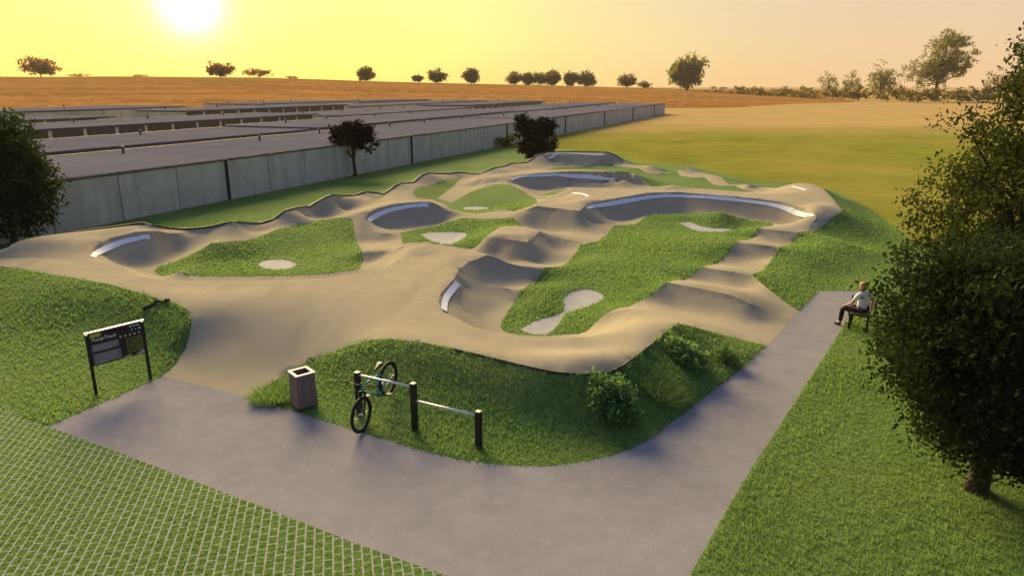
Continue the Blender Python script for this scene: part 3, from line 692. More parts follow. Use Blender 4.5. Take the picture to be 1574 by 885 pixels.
garage('long concrete backed garage block along the lawn, with panel joints and black drainpipes', -30, 128, 0, 9.3, 2.1, front=True)
GR = [('second garage row, left part, its roof just behind the long concrete backed block', -30, 21, 10.5, 20, 2.22, False),
 ('second garage row, middle part, slightly raised roof behind the small round tree', 21.4, 66, 10.2, 20, 2.34, False),
 ('second garage row, right part, running to the far corner by the field', 66.4, 127, 10.6, 20, 2.2, False),
 ('third garage row, left part, with a dark open door front facing the second row', 4, 44, 27, 36, 2.5, True),
 ('third garage row, middle part, lower roof behind the small round tree', 45, 84, 24.4, 36, 2.25, False),
 ('third garage row, right part, raised roof towards the far corner', 84.5, 126, 26.5, 36, 2.5, True),
 ('low garage block at the left end of the third row, beside the leafy tree', -34, -2, 24, 36, 2.15, False),
 ('fourth garage row, near part, stepped roof with dark door fronts', 38, 72, 42, 51, 2.8, True),
 ('fourth garage row, far part, roof stepped down behind the black square bush', 72.6, 127, 41, 52, 2.45, False),
 ('short garage block left of the fourth row with a dark open front', -6, 29, 43, 52, 2.5, True),
 ('rearmost garage block at the left, standing against the brown field', 26, 51, 55.5, 67, 2.9, False),
 ('rearmost garage row, near part, highest roof edge along the foot of the hill', 66, 96, 56, 67, 2.85, False),
 ('rearmost garage row, far part, roof edge stepped down beside the hill', 96.5, 128, 56.5, 67, 2.6, True),
 ('low garage block at the far left behind the leafy tree', -20, 22, 56, 66, 2.2, True)]
for lb_, t0_, t1_, n0_, n1_, h_, d_ in GR: garage(lb_, t0_, t1_, n0_, n1_, h_, doors=d_)
# ---------------------------------------------------------------- trees and shrubs
M['bark'] = mat('dark_bark', (.045, .032, .022), .9, .4, 6, 6, .8, 20)
M['twig'] = mat('olive_twig', (.16, .13, .04), .8, .3, 6)
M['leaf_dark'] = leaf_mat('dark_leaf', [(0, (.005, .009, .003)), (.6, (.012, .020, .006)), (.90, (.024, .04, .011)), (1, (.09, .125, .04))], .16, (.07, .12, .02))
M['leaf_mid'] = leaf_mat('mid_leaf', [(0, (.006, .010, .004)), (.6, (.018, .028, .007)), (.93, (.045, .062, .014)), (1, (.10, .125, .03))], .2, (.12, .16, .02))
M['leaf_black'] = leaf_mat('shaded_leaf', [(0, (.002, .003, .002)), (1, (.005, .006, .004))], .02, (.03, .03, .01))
M['leaf_far_warm'] = leaf_mat('sunglow_rust_leaf', [(0, (.10, .05, .02)), (1, (.20, .10, .04))], .4, (.45, .2, .06))  # autumn brown with the low sun's orange glow put into the leaf colour
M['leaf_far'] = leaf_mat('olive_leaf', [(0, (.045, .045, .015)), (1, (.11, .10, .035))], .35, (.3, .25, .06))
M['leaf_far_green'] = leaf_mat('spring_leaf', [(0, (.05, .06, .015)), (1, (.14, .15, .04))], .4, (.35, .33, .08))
M['leaf_shrub'] = leaf_mat('shrub_leaf', [(0, (.04, .10, .03)), (.6, (.09, .20, .06)), (1, (.20, .33, .13))], .35, (.25, .42, .12))
def leafcloud(c, size, aspect=.5, up=0.0):
    k = len(c); a = rng.normal(size=(k, 3)); a[:, 2] += up; a /= np.linalg.norm(a, axis=1)[:, None]
    b = rng.normal(size=(k, 3)); b -= a * (a * b).sum(1)[:, None]; b /= np.linalg.norm(b, axis=1)[:, None]
    s = size * rng.uniform(.6, 1.25, k)[:, None]
    V = np.stack([c + a * s, c + b * s * aspect, c - a * s, c - b * s * aspect], 1)
    return V.reshape(-1, 3), np.arange(4 * k).reshape(-1, 4)
def clumps(ells, ncl, shell=.55):
    """clump centres spread through a list of ellipsoids (cx,cy,cz,rx,ry,rz)"""
    vol = np.array([e[3] * e[4] * e[5] for e in ells]) ** .8; idx = rng.choice(len(ells), ncl, p=vol / vol.sum())
    d = rng.normal(size=(ncl, 3)); d /= np.linalg.norm(d, axis=1)[:, None]; r = rng.uniform(shell, 1.0, ncl)[:, None] * rng.uniform(.9, 1.12, ncl)[:, None]
    E = np.array(ells)[idx]; return E[:, :3] + d * r * E[:, 3:]
def tree(name, label, cat, base, ells, ncl, per, cr, leaf, lm, trunk_h, trunk_r, limbs=10, group=None, asp=.5, twigs=0, shell=.5, tm='bark', lean=(0, 0)):
    e = empty(name, base); tag(e, label, cat, group)
    cc = clumps(ells, ncl, shell)
    cc = cc[cc[:, 2] > cr * .3]
    pts = (cc[:, None] + rng.normal(0, cr * .55, (len(cc), per, 3)) * np.array([1, 1, .75])).reshape(-1, 3); pts = pts[pts[:, 2] > leaf]
    V, F = leafcloud(pts, leaf, asp); link_mesh('crown', np_mesh('crown', V, F), lm, e)
    tk = MB(); top = Vector((lean[0], lean[1], trunk_h))
    tk.tube([(0, 0, -.15), (.02 * trunk_h, 0, trunk_h * .08), (lean[0] * .3, lean[1] * .3, trunk_h * .4), top * .8, top], [trunk_r * 1.5, trunk_r * 1.1, trunk_r * .85, trunk_r * .65, trunk_r * .3], 9)
    order = rng.permutation(len(cc))[:limbs]
    for i in order:
        c = Vector(cc[i]); s = random.uniform(.35, .85); a = top * s; mid = a.lerp(c, .5) + Vector((random.uniform(-.1, .1), random.uniform(-.1, .1), .12)) * c.length * .3
        tk.tube([a, mid, c], [trunk_r * .5 * (1.1 - s * .6), trunk_r * .28, trunk_r * .08], 5)
    tk.build('trunk', M[tm], e, True)
    if twigs:
        tw = MB()
        for i in rng.permutation(len(cc))[:twigs]:
            c = Vector(cc[i]); d = Vector((random.gauss(0, 1), random.gauss(0, 1), random.gauss(.3, .7))).normalized() * cr * random.uniform(1.2, 2.4)
            tw.tube([c - d * .5, c + d * .5], [leaf * .14, leaf * .05], 4)
        tw.build('twigs', M['twig'], e)
    return e
# right foreground tree and the taller one behind it
bx, by = at(1497, 752)
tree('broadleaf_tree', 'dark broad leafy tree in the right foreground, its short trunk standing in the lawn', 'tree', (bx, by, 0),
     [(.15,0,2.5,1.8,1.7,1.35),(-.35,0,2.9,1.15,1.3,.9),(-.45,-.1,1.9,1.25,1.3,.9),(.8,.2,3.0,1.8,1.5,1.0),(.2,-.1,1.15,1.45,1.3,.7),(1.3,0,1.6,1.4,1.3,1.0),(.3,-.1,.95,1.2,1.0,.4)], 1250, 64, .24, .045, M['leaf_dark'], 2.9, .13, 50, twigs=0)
tx, ty = at_y(1590, 420, 13.4).xy
tree('broadleaf_tree', 'tall tapering olive green tree at the right edge, rising behind the dark broad tree', 'tree', (tx, ty, 0),
     [(0,0,2.2,2.4,2.2,1.5),(0,0,3.6,2.35,2.2,1.3),(.1,0,4.9,1.95,1.7,1.15),(.1,0,6.1,1.45,1.2,1.0),(.15,0,7.1,.85,.6,.85)], 950, 62, .28, .05, M['leaf_mid'], 5.0, .16, 26, twigs=0)
lx, ly = at(18, 372)
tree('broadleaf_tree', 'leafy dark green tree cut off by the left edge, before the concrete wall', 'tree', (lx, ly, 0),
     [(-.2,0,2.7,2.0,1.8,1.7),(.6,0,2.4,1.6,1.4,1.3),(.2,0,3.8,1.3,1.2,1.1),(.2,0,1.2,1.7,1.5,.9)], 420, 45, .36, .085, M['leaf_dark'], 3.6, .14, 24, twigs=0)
sx_, sy_ = at(545, 271)
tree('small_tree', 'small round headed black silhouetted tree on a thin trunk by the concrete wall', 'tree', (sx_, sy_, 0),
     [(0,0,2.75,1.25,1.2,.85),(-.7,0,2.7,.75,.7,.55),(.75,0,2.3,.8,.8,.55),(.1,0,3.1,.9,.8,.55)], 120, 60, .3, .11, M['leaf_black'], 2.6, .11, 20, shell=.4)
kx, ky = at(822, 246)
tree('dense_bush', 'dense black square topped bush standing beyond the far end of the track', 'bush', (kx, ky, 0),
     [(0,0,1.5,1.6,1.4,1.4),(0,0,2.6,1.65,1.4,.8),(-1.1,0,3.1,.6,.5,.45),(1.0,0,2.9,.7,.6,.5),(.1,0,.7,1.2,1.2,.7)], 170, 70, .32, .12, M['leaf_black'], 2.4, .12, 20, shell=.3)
wx, wy = at(775, 226)
tree('wall_shrub', 'low pale green shrub at the foot of the concrete wall near the black bush', 'shrub', (wx, wy, 0), [(0,0,.5,1.3,.8,.6),(.6,0,.8,.7,.6,.5)], 40, 30, .25, .12, M['leaf_far_green'], .6, .04, 6, shell=.2)
# shrubs on the front bank
def shrub(label, px, py, pz, rw, hh, n_, name='shrub', lm='leaf_shrub', leaf=.05, cat='shrub', asp=.45):
    x, y = at(px, py, pz); z = hz(x, y)
    e = empty(name, (x, y, z)); tag(e, label, cat)
    c = clumps([(0, 0, hh * .45, rw, rw, hh * .55)], n_, .35); c[:, 2] = np.abs(c[:, 2])
    pts = (c[:, None] + rng.normal(0, .05, (len(c), 16, 3))).reshape(-1, 3)
    # follow the bank
    g_ = height(pts[:, :2] + np.array([x, y])) - z; pts[:, 2] = np.maximum(pts[:, 2], .03) + g_
    V, F = leafcloud(pts, leaf, asp, .2); link_mesh('foliage', np_mesh('foliage', V, F), M[lm], e)
    st = MB()
    for i in range(14):
        q = c[i % len(c)]; zb = float(height([(x + q[0] * .4, y + q[1] * .4)])[0]) - z
        st.tube([(q[0] * .4, q[1] * .4, zb - .03), (q[0], q[1], q[2] + g_.mean() + .0)], [.008, .003], 4)
    st.build('stems', M['twig'], e)
    return e
shrub('rounded leafy shrub spilling down the front bank beside the bend of the path', 945, 640, .18, .45, .52, 150)
shrub('spreading low leafy shrub higher on the bank below the track corner', 1058, 560, .3, .5, .36, 130)
shrub('small bushy plant at the narrow end of the bank near the roller ramp', 1118, 553, .12, .3, .3, 50, leaf=.035)
def tuft(label, px, py, pz, rw, hh, n_):
    x, y = at(px, py, pz); z = hz(x, y); k = n_
    an = rng.random(k) * 6.283; rr = rw * np.sqrt(rng.random(k)); b = np.column_stack([np.cos(an) * rr, np.sin(an) * rr])
    bz = height(b + np.array([x, y])) - z; out = rng.normal(0, .32, (k, 2)) * hh + b * .6; w_ = rng.normal(0, 1, (k, 2)); w_ *= .008 / np.linalg.norm(w_, axis=1)[:, None]
    h_ = hh * rng.uniform(.5, 1.1, k); V = np.empty((k, 3, 3))
    V[:, 0] = np.column_stack([b + w_, bz - .01]); V[:, 1] = np.column_stack([b - w_, bz - .01]); V[:, 2] = np.column_stack([b + out, bz + h_])
    o = link_mesh('grass_tuft', np_mesh('grass_tuft', V.reshape(-1, 3), np.arange(3 * k).reshape(-1, 3)), M['blade']); o.location = (x, y, z)
    return tag(o, label, 'grass tuft')
tuft('tall loose grass tuft at the kerb to the left of the litter bin', 424, 610, .02, .38, .2, 1300)
tuft('tall grass tuft on the bank between the two leafy shrubs', 1012, 610, .2, .4, .15, 1100)

# far trees along the horizon: (left px, right px, top py, distance, leaf, label)
HZ = [(28,86,86,430,'w','rust tinted bushy tree at the far left on the brow of the brown field'),
 (100,140,112,440,'w','low bush on the brow between the left tree and the sunlit tree'),(196,232,113,440,'w','small flat bush on the brown brow under the left of the sun'),
 (314,358,92,400,'w','sunlit orange tree on the brow directly below the sun'),(373,420,104,410,'w','spreading rusty tree just right of the sunlit orange tree'),
 (438,462,119,420,'w','tiny rounded bush on the brow right of the spreading rusty tree'),(546,575,101,420,'o','lone upright tree on the brow above the small black tree'),
 (632,650,113,430,'o','tiny tree left of the round tree on the middle brow'),(656,688,103,420,'o','round headed tree on the middle of the brow'),
 (709,739,102,420,'o','upright oval tree on the brow right of the round headed tree'),
 (778,803,110,420,'o','shorter leftmost tree of the six standing close together on the skyline'),(800,826,108,420,'o','second tree from the left in the close row of six'),
 (818,842,109,425,'o','third tree in the close row of six, half hidden by its neighbours'),(836,862,106,420,'o','tallest tree of the left four in the close row of six'),
 (865,891,107,420,'o','left tree of the joined pair at the right end of the close row'),(888,917,108,420,'o','right tree of the joined pair at the right end of the close row'),
 (949,978,111,420,'o','lone cone shaped tree right of the close row of six'),(980,1003,124,420,'o','low bush just right of the lone cone shaped tree'),
 (1034,1084,82,400,'g','tall ragged tree alone on the skyline above the garage wall end')]
LM = {'w': 'leaf_far_warm', 'o': 'leaf_far', 'g': 'leaf_far_green'}
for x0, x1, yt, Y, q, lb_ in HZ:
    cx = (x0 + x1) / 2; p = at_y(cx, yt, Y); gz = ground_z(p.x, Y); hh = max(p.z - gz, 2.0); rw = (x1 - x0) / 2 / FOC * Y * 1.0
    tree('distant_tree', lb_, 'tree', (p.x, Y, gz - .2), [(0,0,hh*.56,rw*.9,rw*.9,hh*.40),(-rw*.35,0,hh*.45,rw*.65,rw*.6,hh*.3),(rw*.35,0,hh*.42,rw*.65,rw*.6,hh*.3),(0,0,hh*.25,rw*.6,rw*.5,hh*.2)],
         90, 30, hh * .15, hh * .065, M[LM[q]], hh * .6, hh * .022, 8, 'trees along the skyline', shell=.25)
def near_far(x0, x1, yt, yb, lb_, lm, ncl, per, ells=None, limbs=12, leafk=.045, name='distant_tree', cat='tree', cr=.11, group='trees at the right edge of the field'):
    cx = (x0 + x1) / 2; x, y = at(cx, yb); p = at_y(cx, yt, y); hh = p.z; rw = (x1 - x0) / 2 / FOC * y * .88
    E = ells or [(0,0,.58,.9,.9,.38),(-.35,0,.42,.6,.6,.3),(.4,0,.4,.6,.6,.3)]
    return tree(name, lb_, cat, (x, y, 0), [(a*rw,b*rw,c*hh,d*rw,e_*rw,f*hh) for a,b,c,d,e_,f in E], ncl, per, hh*cr, hh*leafk, M[lm], hh*.62, hh*.024, limbs, group, shell=.35)
near_far(1372,1500,44,156,'big wide spreading tree with visible limbs at the right of the field','leaf_far_green',280,26,[(.15,0,.66,.62,.6,.30),(-.5,0,.42,.48,.5,.22),(.55,0,.55,.42,.4,.28),(0,0,.42,.6,.6,.2),(.2,0,.85,.4,.4,.13)],46,.018,cr=.05)
near_far(1328,1374,92,152,'bushy tree touching the left side of the big spreading tree','leaf_far_green',60,22,leafk=.035)
near_far(1288,1322,107,150,'thin upright young tree, second from the left in the right hand group','leaf_far_green',40,20,leafk=.035)
near_far(1256,1286,109,150,'leftmost young tree of the right hand group above the field hedge','leaf_far_green',40,20,leafk=.035)
near_far(1490,1580,104,156,'wide grey green tree behind the big spreading tree, partly hidden by the tall olive tree','leaf_far',70,22,leafk=.035)
hb = [(1080,1120,132,149,'low hedge bush at the left end of the field hedge'),(1112,1152,131,151,'hedge bush second from the left end of the field hedge'),(1146,1186,130,152,'dark hedge bush left of the middle of the field hedge'),
      (1180,1222,132,152,'hedge bush in the middle of the field hedge'),(1216,1262,131,153,'hedge bush just left of the leftmost young tree'),(1258,1300,131,154,'hedge bush under the two young trees'),
      (1296,1342,130,155,'hedge bush under the gap before the bushy tree'),(1338,1390,128,156,'hedge bush at the foot of the bushy tree'),(1386,1436,130,158,'hedge bush at the foot of the big spreading tree'),
      (1430,1482,131,158,'hedge bush right of the big tree trunk'),(1478,1530,128,158,'last hedge bush before the tall olive tree')]
for x0, x1, yt, yb, lb_ in hb:
    near_far(x0 - 6, x1 + 6, yt, yb, lb_, 'leaf_far', 40, 18, [(0,0,.45,1,.8,.5),(-.5,0,.3,.7,.6,.35),(.5,0,.35,.7,.6,.35)], 4, .09, 'hedge_bush', 'bush', .16, 'bushes of the field hedge')

# ---------------------------------------------------------------- information board
M['alu'] = mat('pale_metal', (.62, .62, .60), .4, .05, 8, metal=.3)
M['panel'] = mat('board_black', (.014, .014, .016), .35, .2, 4)
M['white'] = mat('print_white', (.75, .75, .75), .5, .03, 8)
M['greyprint'] = mat('print_grey', (.15, .15, .15), .5, .25, 30)
M['palegrey'] = mat('print_pale_grey', (.34, .34, .35), .5, .2, 30)
M['yellow'] = mat('print_lime', (.42, .45, .04), .5, .1, 8)
M['teal'] = mat('print_teal', (.12, .42, .45), .5, .05, 8); M['pink'] = mat('print_pink', (.62, .30, .30), .5, .05, 8); M['olive'] = mat('print_olive', (.10, .11, .02), .5, .5, 18)
A_ = Vector((*at(148, 605, .03), 0)); B_ = Vector((*at(230, 573, .13), 0)); dv = B_ - A_; sw = dv.length; srz = math.atan2(dv.y, dv.x)
z0 = hz(A_.x, A_.y)
sg = empty('information_board', (A_.x, A_.y, z0), srz); tag(sg, 'black information board on two posts on the grass bank at the left', 'sign')
for xx, zb in ((0, -.15), (sw, -.1)):
    MB().box((xx, 0, .57 + zb / 2), (.05, .05, 1.34 - zb)).build('post', M['black'], sg)
pz0, pz1 = .60, 1.26
MB().box((sw / 2, -.02, (pz0 + pz1) / 2), (sw - .055, .03, pz1 - pz0)).build('panel', M['panel'], sg)
MB().box((sw / 2, -.012, pz1 + .012), (sw + .06, .06, .022)).build('top_rail', M['alu'], sg)
def flat(name, m, x0, x1, za, zb, lift=.0045):
    return MB().box(((x0 + x1) / 2, -.035 - lift / 2, (za + zb) / 2), (x1 - x0, lift, zb - za)).build(name, m, sg)
PW = sw - .055
def X_(f): return .0275 + f * PW
def text(s, name, m, fx, fz, size, width=None, shear=0):
    cu = bpy.data.curves.new(name, 'FONT'); cu.body = s; cu.size = size; cu.extrude = .002; cu.shear = shear; cu.align_x = 'LEFT'
    t = bpy.data.objects.new(name, cu); col.objects.link(t); bpy.context.view_layer.update()
    me = bpy.data.meshes.new_from_object(t.evaluated_get(bpy.context.evaluated_depsgraph_get())); bpy.data.objects.remove(t)
    o = link_mesh(name, me, m, sg); o.rotation_euler = (R(90), 0, 0); o.location = (X_(fx), -.0385, fz)
    if width: o.scale = (width / max(o.dimensions.x, 1e-3),) * 2 + (1,); 
    return o
H_ = pz1 - pz0
flat('lime_block', M['yellow'], X_(.02), X_(.22), pz0 + H_ * .86, pz0 + H_ * .97)
text('PumpTrack', 'title_lettering', M['white'], .03, pz0 + H_ * .74, .095, PW * .46, .25)
flat('text_panel', M['greyprint'], X_(.02), X_(.52), pz0 + H_ * .42, pz0 + H_ * .64)
flat('text_panel', M['greyprint'], X_(.02), X_(.54), pz0 + H_ * .03, pz0 + H_ * .36)
tl = MB()
for z_, a, b in [(.60, .04, .48), (.555, .04, .5), (.51, .04, .46), (.465, .04, .4), (.31, .05, .5), (.26, .05, .46), (.21, .05, .5), (.16, .05, .44), (.11, .05, .5), (.07, .05, .3)]:
    tl.box((X_((a + b) / 2), -.0415, pz0 + H_ * z_), ((b - a) * PW, .002, H_ * .018))
tl.build('text_lines', M['palegrey'], sg)
lg = MB(); lg.tube([(X_(.78), -.036, pz0 + H_ * .93), (X_(.78), -.040, pz0 + H_ * .93)], .018, 10); lg.build('round_emblem', M['white'], sg)
lw = MB()
for i in range(5): lw.box((X_(.825 + i * .03), -.038, pz0 + H_ * .93), (.018, .003, .018 + .006 * (i % 2)))
lw.build('small_lettering', M['white'], sg)
for i in range(3):
    d = MB().tube([(X_(.80 + i * .075), -.036, pz0 + H_ * .82), (X_(.80 + i * .075), -.040, pz0 + H_ * .82)], .019, 12).build('round_icon', M['teal'] if i < 2 else M['white'], sg)
for i in range(5):
    MB().tube([(X_(.57 + i * .09), -.036, pz0 + H_ * .685), (X_(.57 + i * .09), -.040, pz0 + H_ * .685)], .022, 12).build('round_icon', M['pink'], sg)
flat('map_panel', M['olive'], X_(.66), X_(.97), pz0 + H_ * .12, pz0 + H_ * .60)
mp_ = MB()
pts = [(.74, .5), (.80, .54), (.88, .52), (.93, .44), (.90, .34), (.82, .36), (.78, .28), (.84, .2), (.72, .22), (.70, .36)]
mp_.tube([(X_(a), -.0405, pz0 + H_ * b) for a, b in pts], .008, 6, closed=True); mp_.build('map_drawing', M['black'], sg)
MB().add([(X_(.56), -.0375, pz0 + H_ * .02), (X_(.72), -.0375, pz0 + H_ * .02), (X_(.72), -.0375, pz0 + H_ * .09), (X_(.60), -.0375, pz0 + H_ * .05)], [(0, 1, 2, 3)]).build('grey_wedge', M['palegrey'], sg)
MB().add([(X_(.80), -.0375, pz0 + H_ * .02), (X_(.98), -.0375, pz0 + H_ * .02), (X_(.98), -.0375, pz0 + H_ * .14)], [(0, 1, 2)]).build('grey_wedge', M['palegrey'], sg)

# ---------------------------------------------------------------- litter bin
M['binwood'] = mat('brown_bin_cladding', (.20, .14, .11), .75, .18, 5, 6, .3, 40, extra=noise_mix(3, (.24, .175, .15), .45, .7, stretch=(6, 6, .4)))
M['cream'] = mat('cream_rim', (.58, .54, .44), .5, .05, 8)
qx, qy = at(468, 624, .0); qz = hz(qx, qy)
bn = empty('litter_bin', (qx, qy, qz), R(40)); tag(bn, 'square brown litter bin with a cream rim beside the path', 'litter bin')
hb_ = MB(); h = .66; bo = .385; tp_ = .35
def frustum(mb, s0, s1, za, zb): mb.box((0, 0, (za + zb) / 2), (s0, s0, zb - za), taper=s1 / s0)
for i in range(4):                                   # four clad sides, hollow inside
    a = i * math.pi / 2; c_, s_ = math.cos(a), math.sin(a)
    def rt(p): return (p[0] * c_ - p[1] * s_, p[0] * s_ + p[1] * c_, p[2])
    o0, o1, t = bo / 2, tp_ / 2, .025
    hb_.add([rt(p) for p in [(-o0, -o0, .03), (o0, -o0, .03), (o1, -o1, h), (-o1, -o1, h), (-o0 + t, -o0 + t, .03), (o0 - t, -o0 + t, .03), (o1 - t, -o1 + t, h), (-o1 + t, -o1 + t, h)]],
            [(0, 1, 2, 3), (5, 4, 7, 6)])
hb_.build('body', M['binwood'], bn)
MB().box((0, 0, .0), (.36, .36, .10)).build('base', M['black'], bn)
rm = MB(); o1 = .19; w_ = .052
for i in range(4):
    a = i * math.pi / 2; c_, s_ = math.cos(a), math.sin(a)
    def rt(p): return (p[0] * c_ - p[1] * s_, p[0] * s_ + p[1] * c_, p[2])
    v_ = [rt(p) for p in [(-o1, -o1, h), (o1, -o1, h), (o1 - w_, -o1 + w_, h), (-o1 + w_, -o1 + w_, h), (-o1, -o1, h + .025), (o1, -o1, h + .025), (o1 - w_, -o1 + w_, h + .025), (-o1 + w_, -o1 + w_, h + .025)]]
    rm.add(v_, [(4, 5, 6, 7), (0, 1, 5, 4), (2, 3, 7, 6), (3, 2, 1, 0)])
rm.build('rim', M['cream'], bn)
MB().box((0, 0, h * .55), (.265, .265, .9 * h - .1), taper=.9).build('liner', M['black'], bn)

# ---------------------------------------------------------------- bicycle rack
p1 = Vector((*at(549, 574, .88), 0)); p2 = Vector((*at(638, 662, .03), 0)); p3 = Vector((*at(736, 689, .01), 0))
rk = empty('bicycle_rack', (p2.x, p2.y, 0)); tag(rk, 'bicycle rack of three black posts joined by white bars at two heights', 'bicycle rack')
M['rail'] = mat('white_tube', (.70, .70, .70), .35, .04, 8, metal=.2); M['postb'] = mat('black_post', (.014, .014, .015), .5, .3, 8)
M['cap'] = mat('pale_post_cap', (.55, .52, .40), .5, .1, 8)
for p, h in ((p1, .90), (p2, .92), (p3, .68)):
    l_ = Vector((p.x - p2.x, p.y - p2.y, 0)); zz = hz(p.x, p.y)
    MB().box(l_ + Vector((0, 0, (h + zz) / 2 - .05)), (.095, .095, h - zz + .1), rz=R(-28), bev=.012).build('post', M['postb'], rk)
    MB().box(l_ + Vector((0, 0, h + .008)), (.085, .085, .014), rz=R(-28)).build('post_cap', M['cap'], rk)
RZ1, RZ2 = .86, .61
def rl(a, b, z): MB().tube([Vector((a.x - p2.x, a.y - p2.y, z)), Vector((b.x - p2.x, b.y - p2.y, z))], .021, 10).build('rail', M['rail'], rk, True)
rl(p1, p2, RZ1); rl(p2, p3, RZ2)

# ---------------------------------------------------------------- bicycle hung by its saddle on the higher bar
M['teal_paint'] = mat('teal_paint', (.05, .33, .31), .35, .08, 8, spec=.5); M['tyre'] = mat('tyre_rubber', (.012, .012, .012), .7, .2, 20)
M['steel'] = mat('steel', (.45, .45, .46), .3, .08, 10, metal=.9); M['saddle'] = mat('saddle_black', (.014, .013, .013), .5, .2, 10)
fc = Vector((*at(557, 664, .0), 0)); rw_ = Vector((*at(594, 583, .62), 0)); hd = Vector((fc.x - rw_.x, fc.y - rw_.y)); wb = 1.02
WR = .325; lift = .28; tilt = math.asin(lift / wb)
bk = empty('bicycle', (fc.x, fc.y, hz(fc.x, fc.y) + WR), math.atan2(hd.y, hd.x))
bk.rotation_mode = 'XYZ'
tag(bk, 'teal bicycle hung by its saddle on the higher rack bar, front wheel on the ground', 'bicycle')
RT = Matrix.Rotation(tilt, 4, 'Y')                   # local: x forward, front axle at the origin, nose tipped down
def b_(x, y, z): return RT @ Vector((x, y, z))
hubF, hubR, bb, hdT, hdB, stp = b_(0, 0, 0), b_(-wb, 0, 0), b_(-.60, 0, -.05), b_(-.225, 0, .47), b_(-.19, 0, .36), b_(-.735, 0, .30)
yax = Vector((0, 1, 0))
for c in (hubF, hubR):
    wh = empty('wheel', (0, 0, 0)); wh.parent = bk
    MB().ring(c, yax, WR - .031, .031, 48, 10).build('tyre', M['tyre'], wh, True)
    MB().ring(c, yax, WR - .06, .011, 40, 6).build('rim', M['black'], wh, True)
    sp = MB(); u = RT @ Vector((1, 0, 0)); v_ = RT @ Vector((0, 0, 1))
    for i in range(20):
        a = 2 * math.pi * i / 20; d = u * math.cos(a) + v_ * math.sin(a); s = .025 if i % 2 else -.025
        sp.tube([c + yax * s + d * .015, c + d * (WR - .06)], .0012, 4)
    sp.build('spokes', M['steel'], wh)
    MB().tube([c - yax * .05, c + yax * .05], .018, 8).build('hub', M['steel'], wh)
fr = MB()
fr.tube([hdT, hdB], .022, 8); fr.tube([b_(-.228, 0, .455), stp], .017, 8); fr.tube([hdB, bb], .02, 8); fr.tube([bb, b_(-.745, 0, .335)], .017, 8)
for s in (-1, 1):
    fr.tube([bb + yax * .03 * s, hubR + yax * .06 * s], .010, 6); fr.tube([stp + yax * .02 * s, hubR + yax * .06 * s], .009, 6)
fr.build('frame', M['teal_paint'], bk, True)
fk = MB(); fk.tube([hdB + (hdB - hdT) * .1 - yax * .055, hdB + (hdB - hdT) * .1 + yax * .055], .022, 8)
for s in (-1, 1): fk.tube([hdB + (hdB - hdT) * .1 + yax * .055 * s, hubF + yax * .055 * s], [.021, .014], 8)
fk.build('fork', M['black'], bk, True)
hbm = MB(); st_ = hdT + (hdT - hdB) * .35; fw = RT @ Vector((1, 0, 0))
hbm.tube([hdT, st_, st_ + fw * .06], .016, 8); hbm.tube([st_ + fw * .06 - yax * .33 - fw * .04, st_ + fw * .06 - yax * .1, st_ + fw * .06 + yax * .1, st_ + fw * .06 + yax * .33 - fw * .04], .012, 8)
hb2 = hbm.build('handlebar', M['black'], bk, True)
for s in (-1, 1):
    MB().tube([st_ + fw * .035 + yax * .23 * s, st_ + fw * .02 + yax * .34 * s], .018, 8).build('grip', M['tyre'], hb2, True)
sd = b_(-.775, 0, .425)
MB().tube([b_(-.745, 0, .32), sd], .014, 8).build('seat_post', M['steel'], bk, True)
sm = MB(); rings = []
for f, wd, hh in [(-.15, .02, .02), (-.14, .065, .03), (-.09, .07, .035), (-.02, .045, .032), (.06, .025, .028), (.12, .018, .022), (.135, .006, .01)]:
    rings.append([sd + RT @ Vector((f, wd * math.cos(a), .02 + hh * (.55 if math.sin(a) > 0 else 1) * math.sin(a))) for a in np.linspace(0, 2 * math.pi, 13)[:-1]])
fs = [(i * 12 + j, i * 12 + (j + 1) % 12, i * 12 + 12 + (j + 1) % 12, i * 12 + 12 + j) for i in range(6) for j in range(12)]
sm.add(sum(rings, []), fs + [tuple(range(11, -1, -1)), tuple(range(72, 84))]); sm.build('saddle', M['saddle'], bk, True)
ck = MB(); ck.tube([bb - yax * .07, bb + yax * .07], .02, 8)
for s, a in ((-1, .5), (1, .5 + math.pi)):
    e_ = bb + yax * .075 * s + RT @ Vector((math.cos(a), 0, math.sin(a))) * .17; ck.tube([bb + yax * .075 * s, e_], .01, 6)
    ck.box(e_ + yax * .05 * s, (.09, .10, .022))
ck.build('crankset', M['black'], bk)
chn = MB(); chn.ring(bb + yax * -.05, yax, .085, .006, 24, 5)
for s in (-1, 1): chn.tube([bb + yax * -.05 + RT @ Vector((0, 0, .085 * s)), hubR + yax * -.05 + RT @ Vector((0, 0, .03 * s))], .004, 4)
chn.build('chain', M['black'], bk)

# ---------------------------------------------------------------- bench and the two people on it
M['benchwood'] = mat('dark_bench_slats', (.05, .035, .028), .6, .3, 6)
bd = math.atan2(.835, .55)                           # bench runs along the path edge
b0 = Vector((*at(1303, 508), 0)); BL = 1.7
bench = empty('park_bench', (b0.x, b0.y, 0), bd); tag(bench, 'dark slatted bench with black legs at the far end of the path', 'bench')
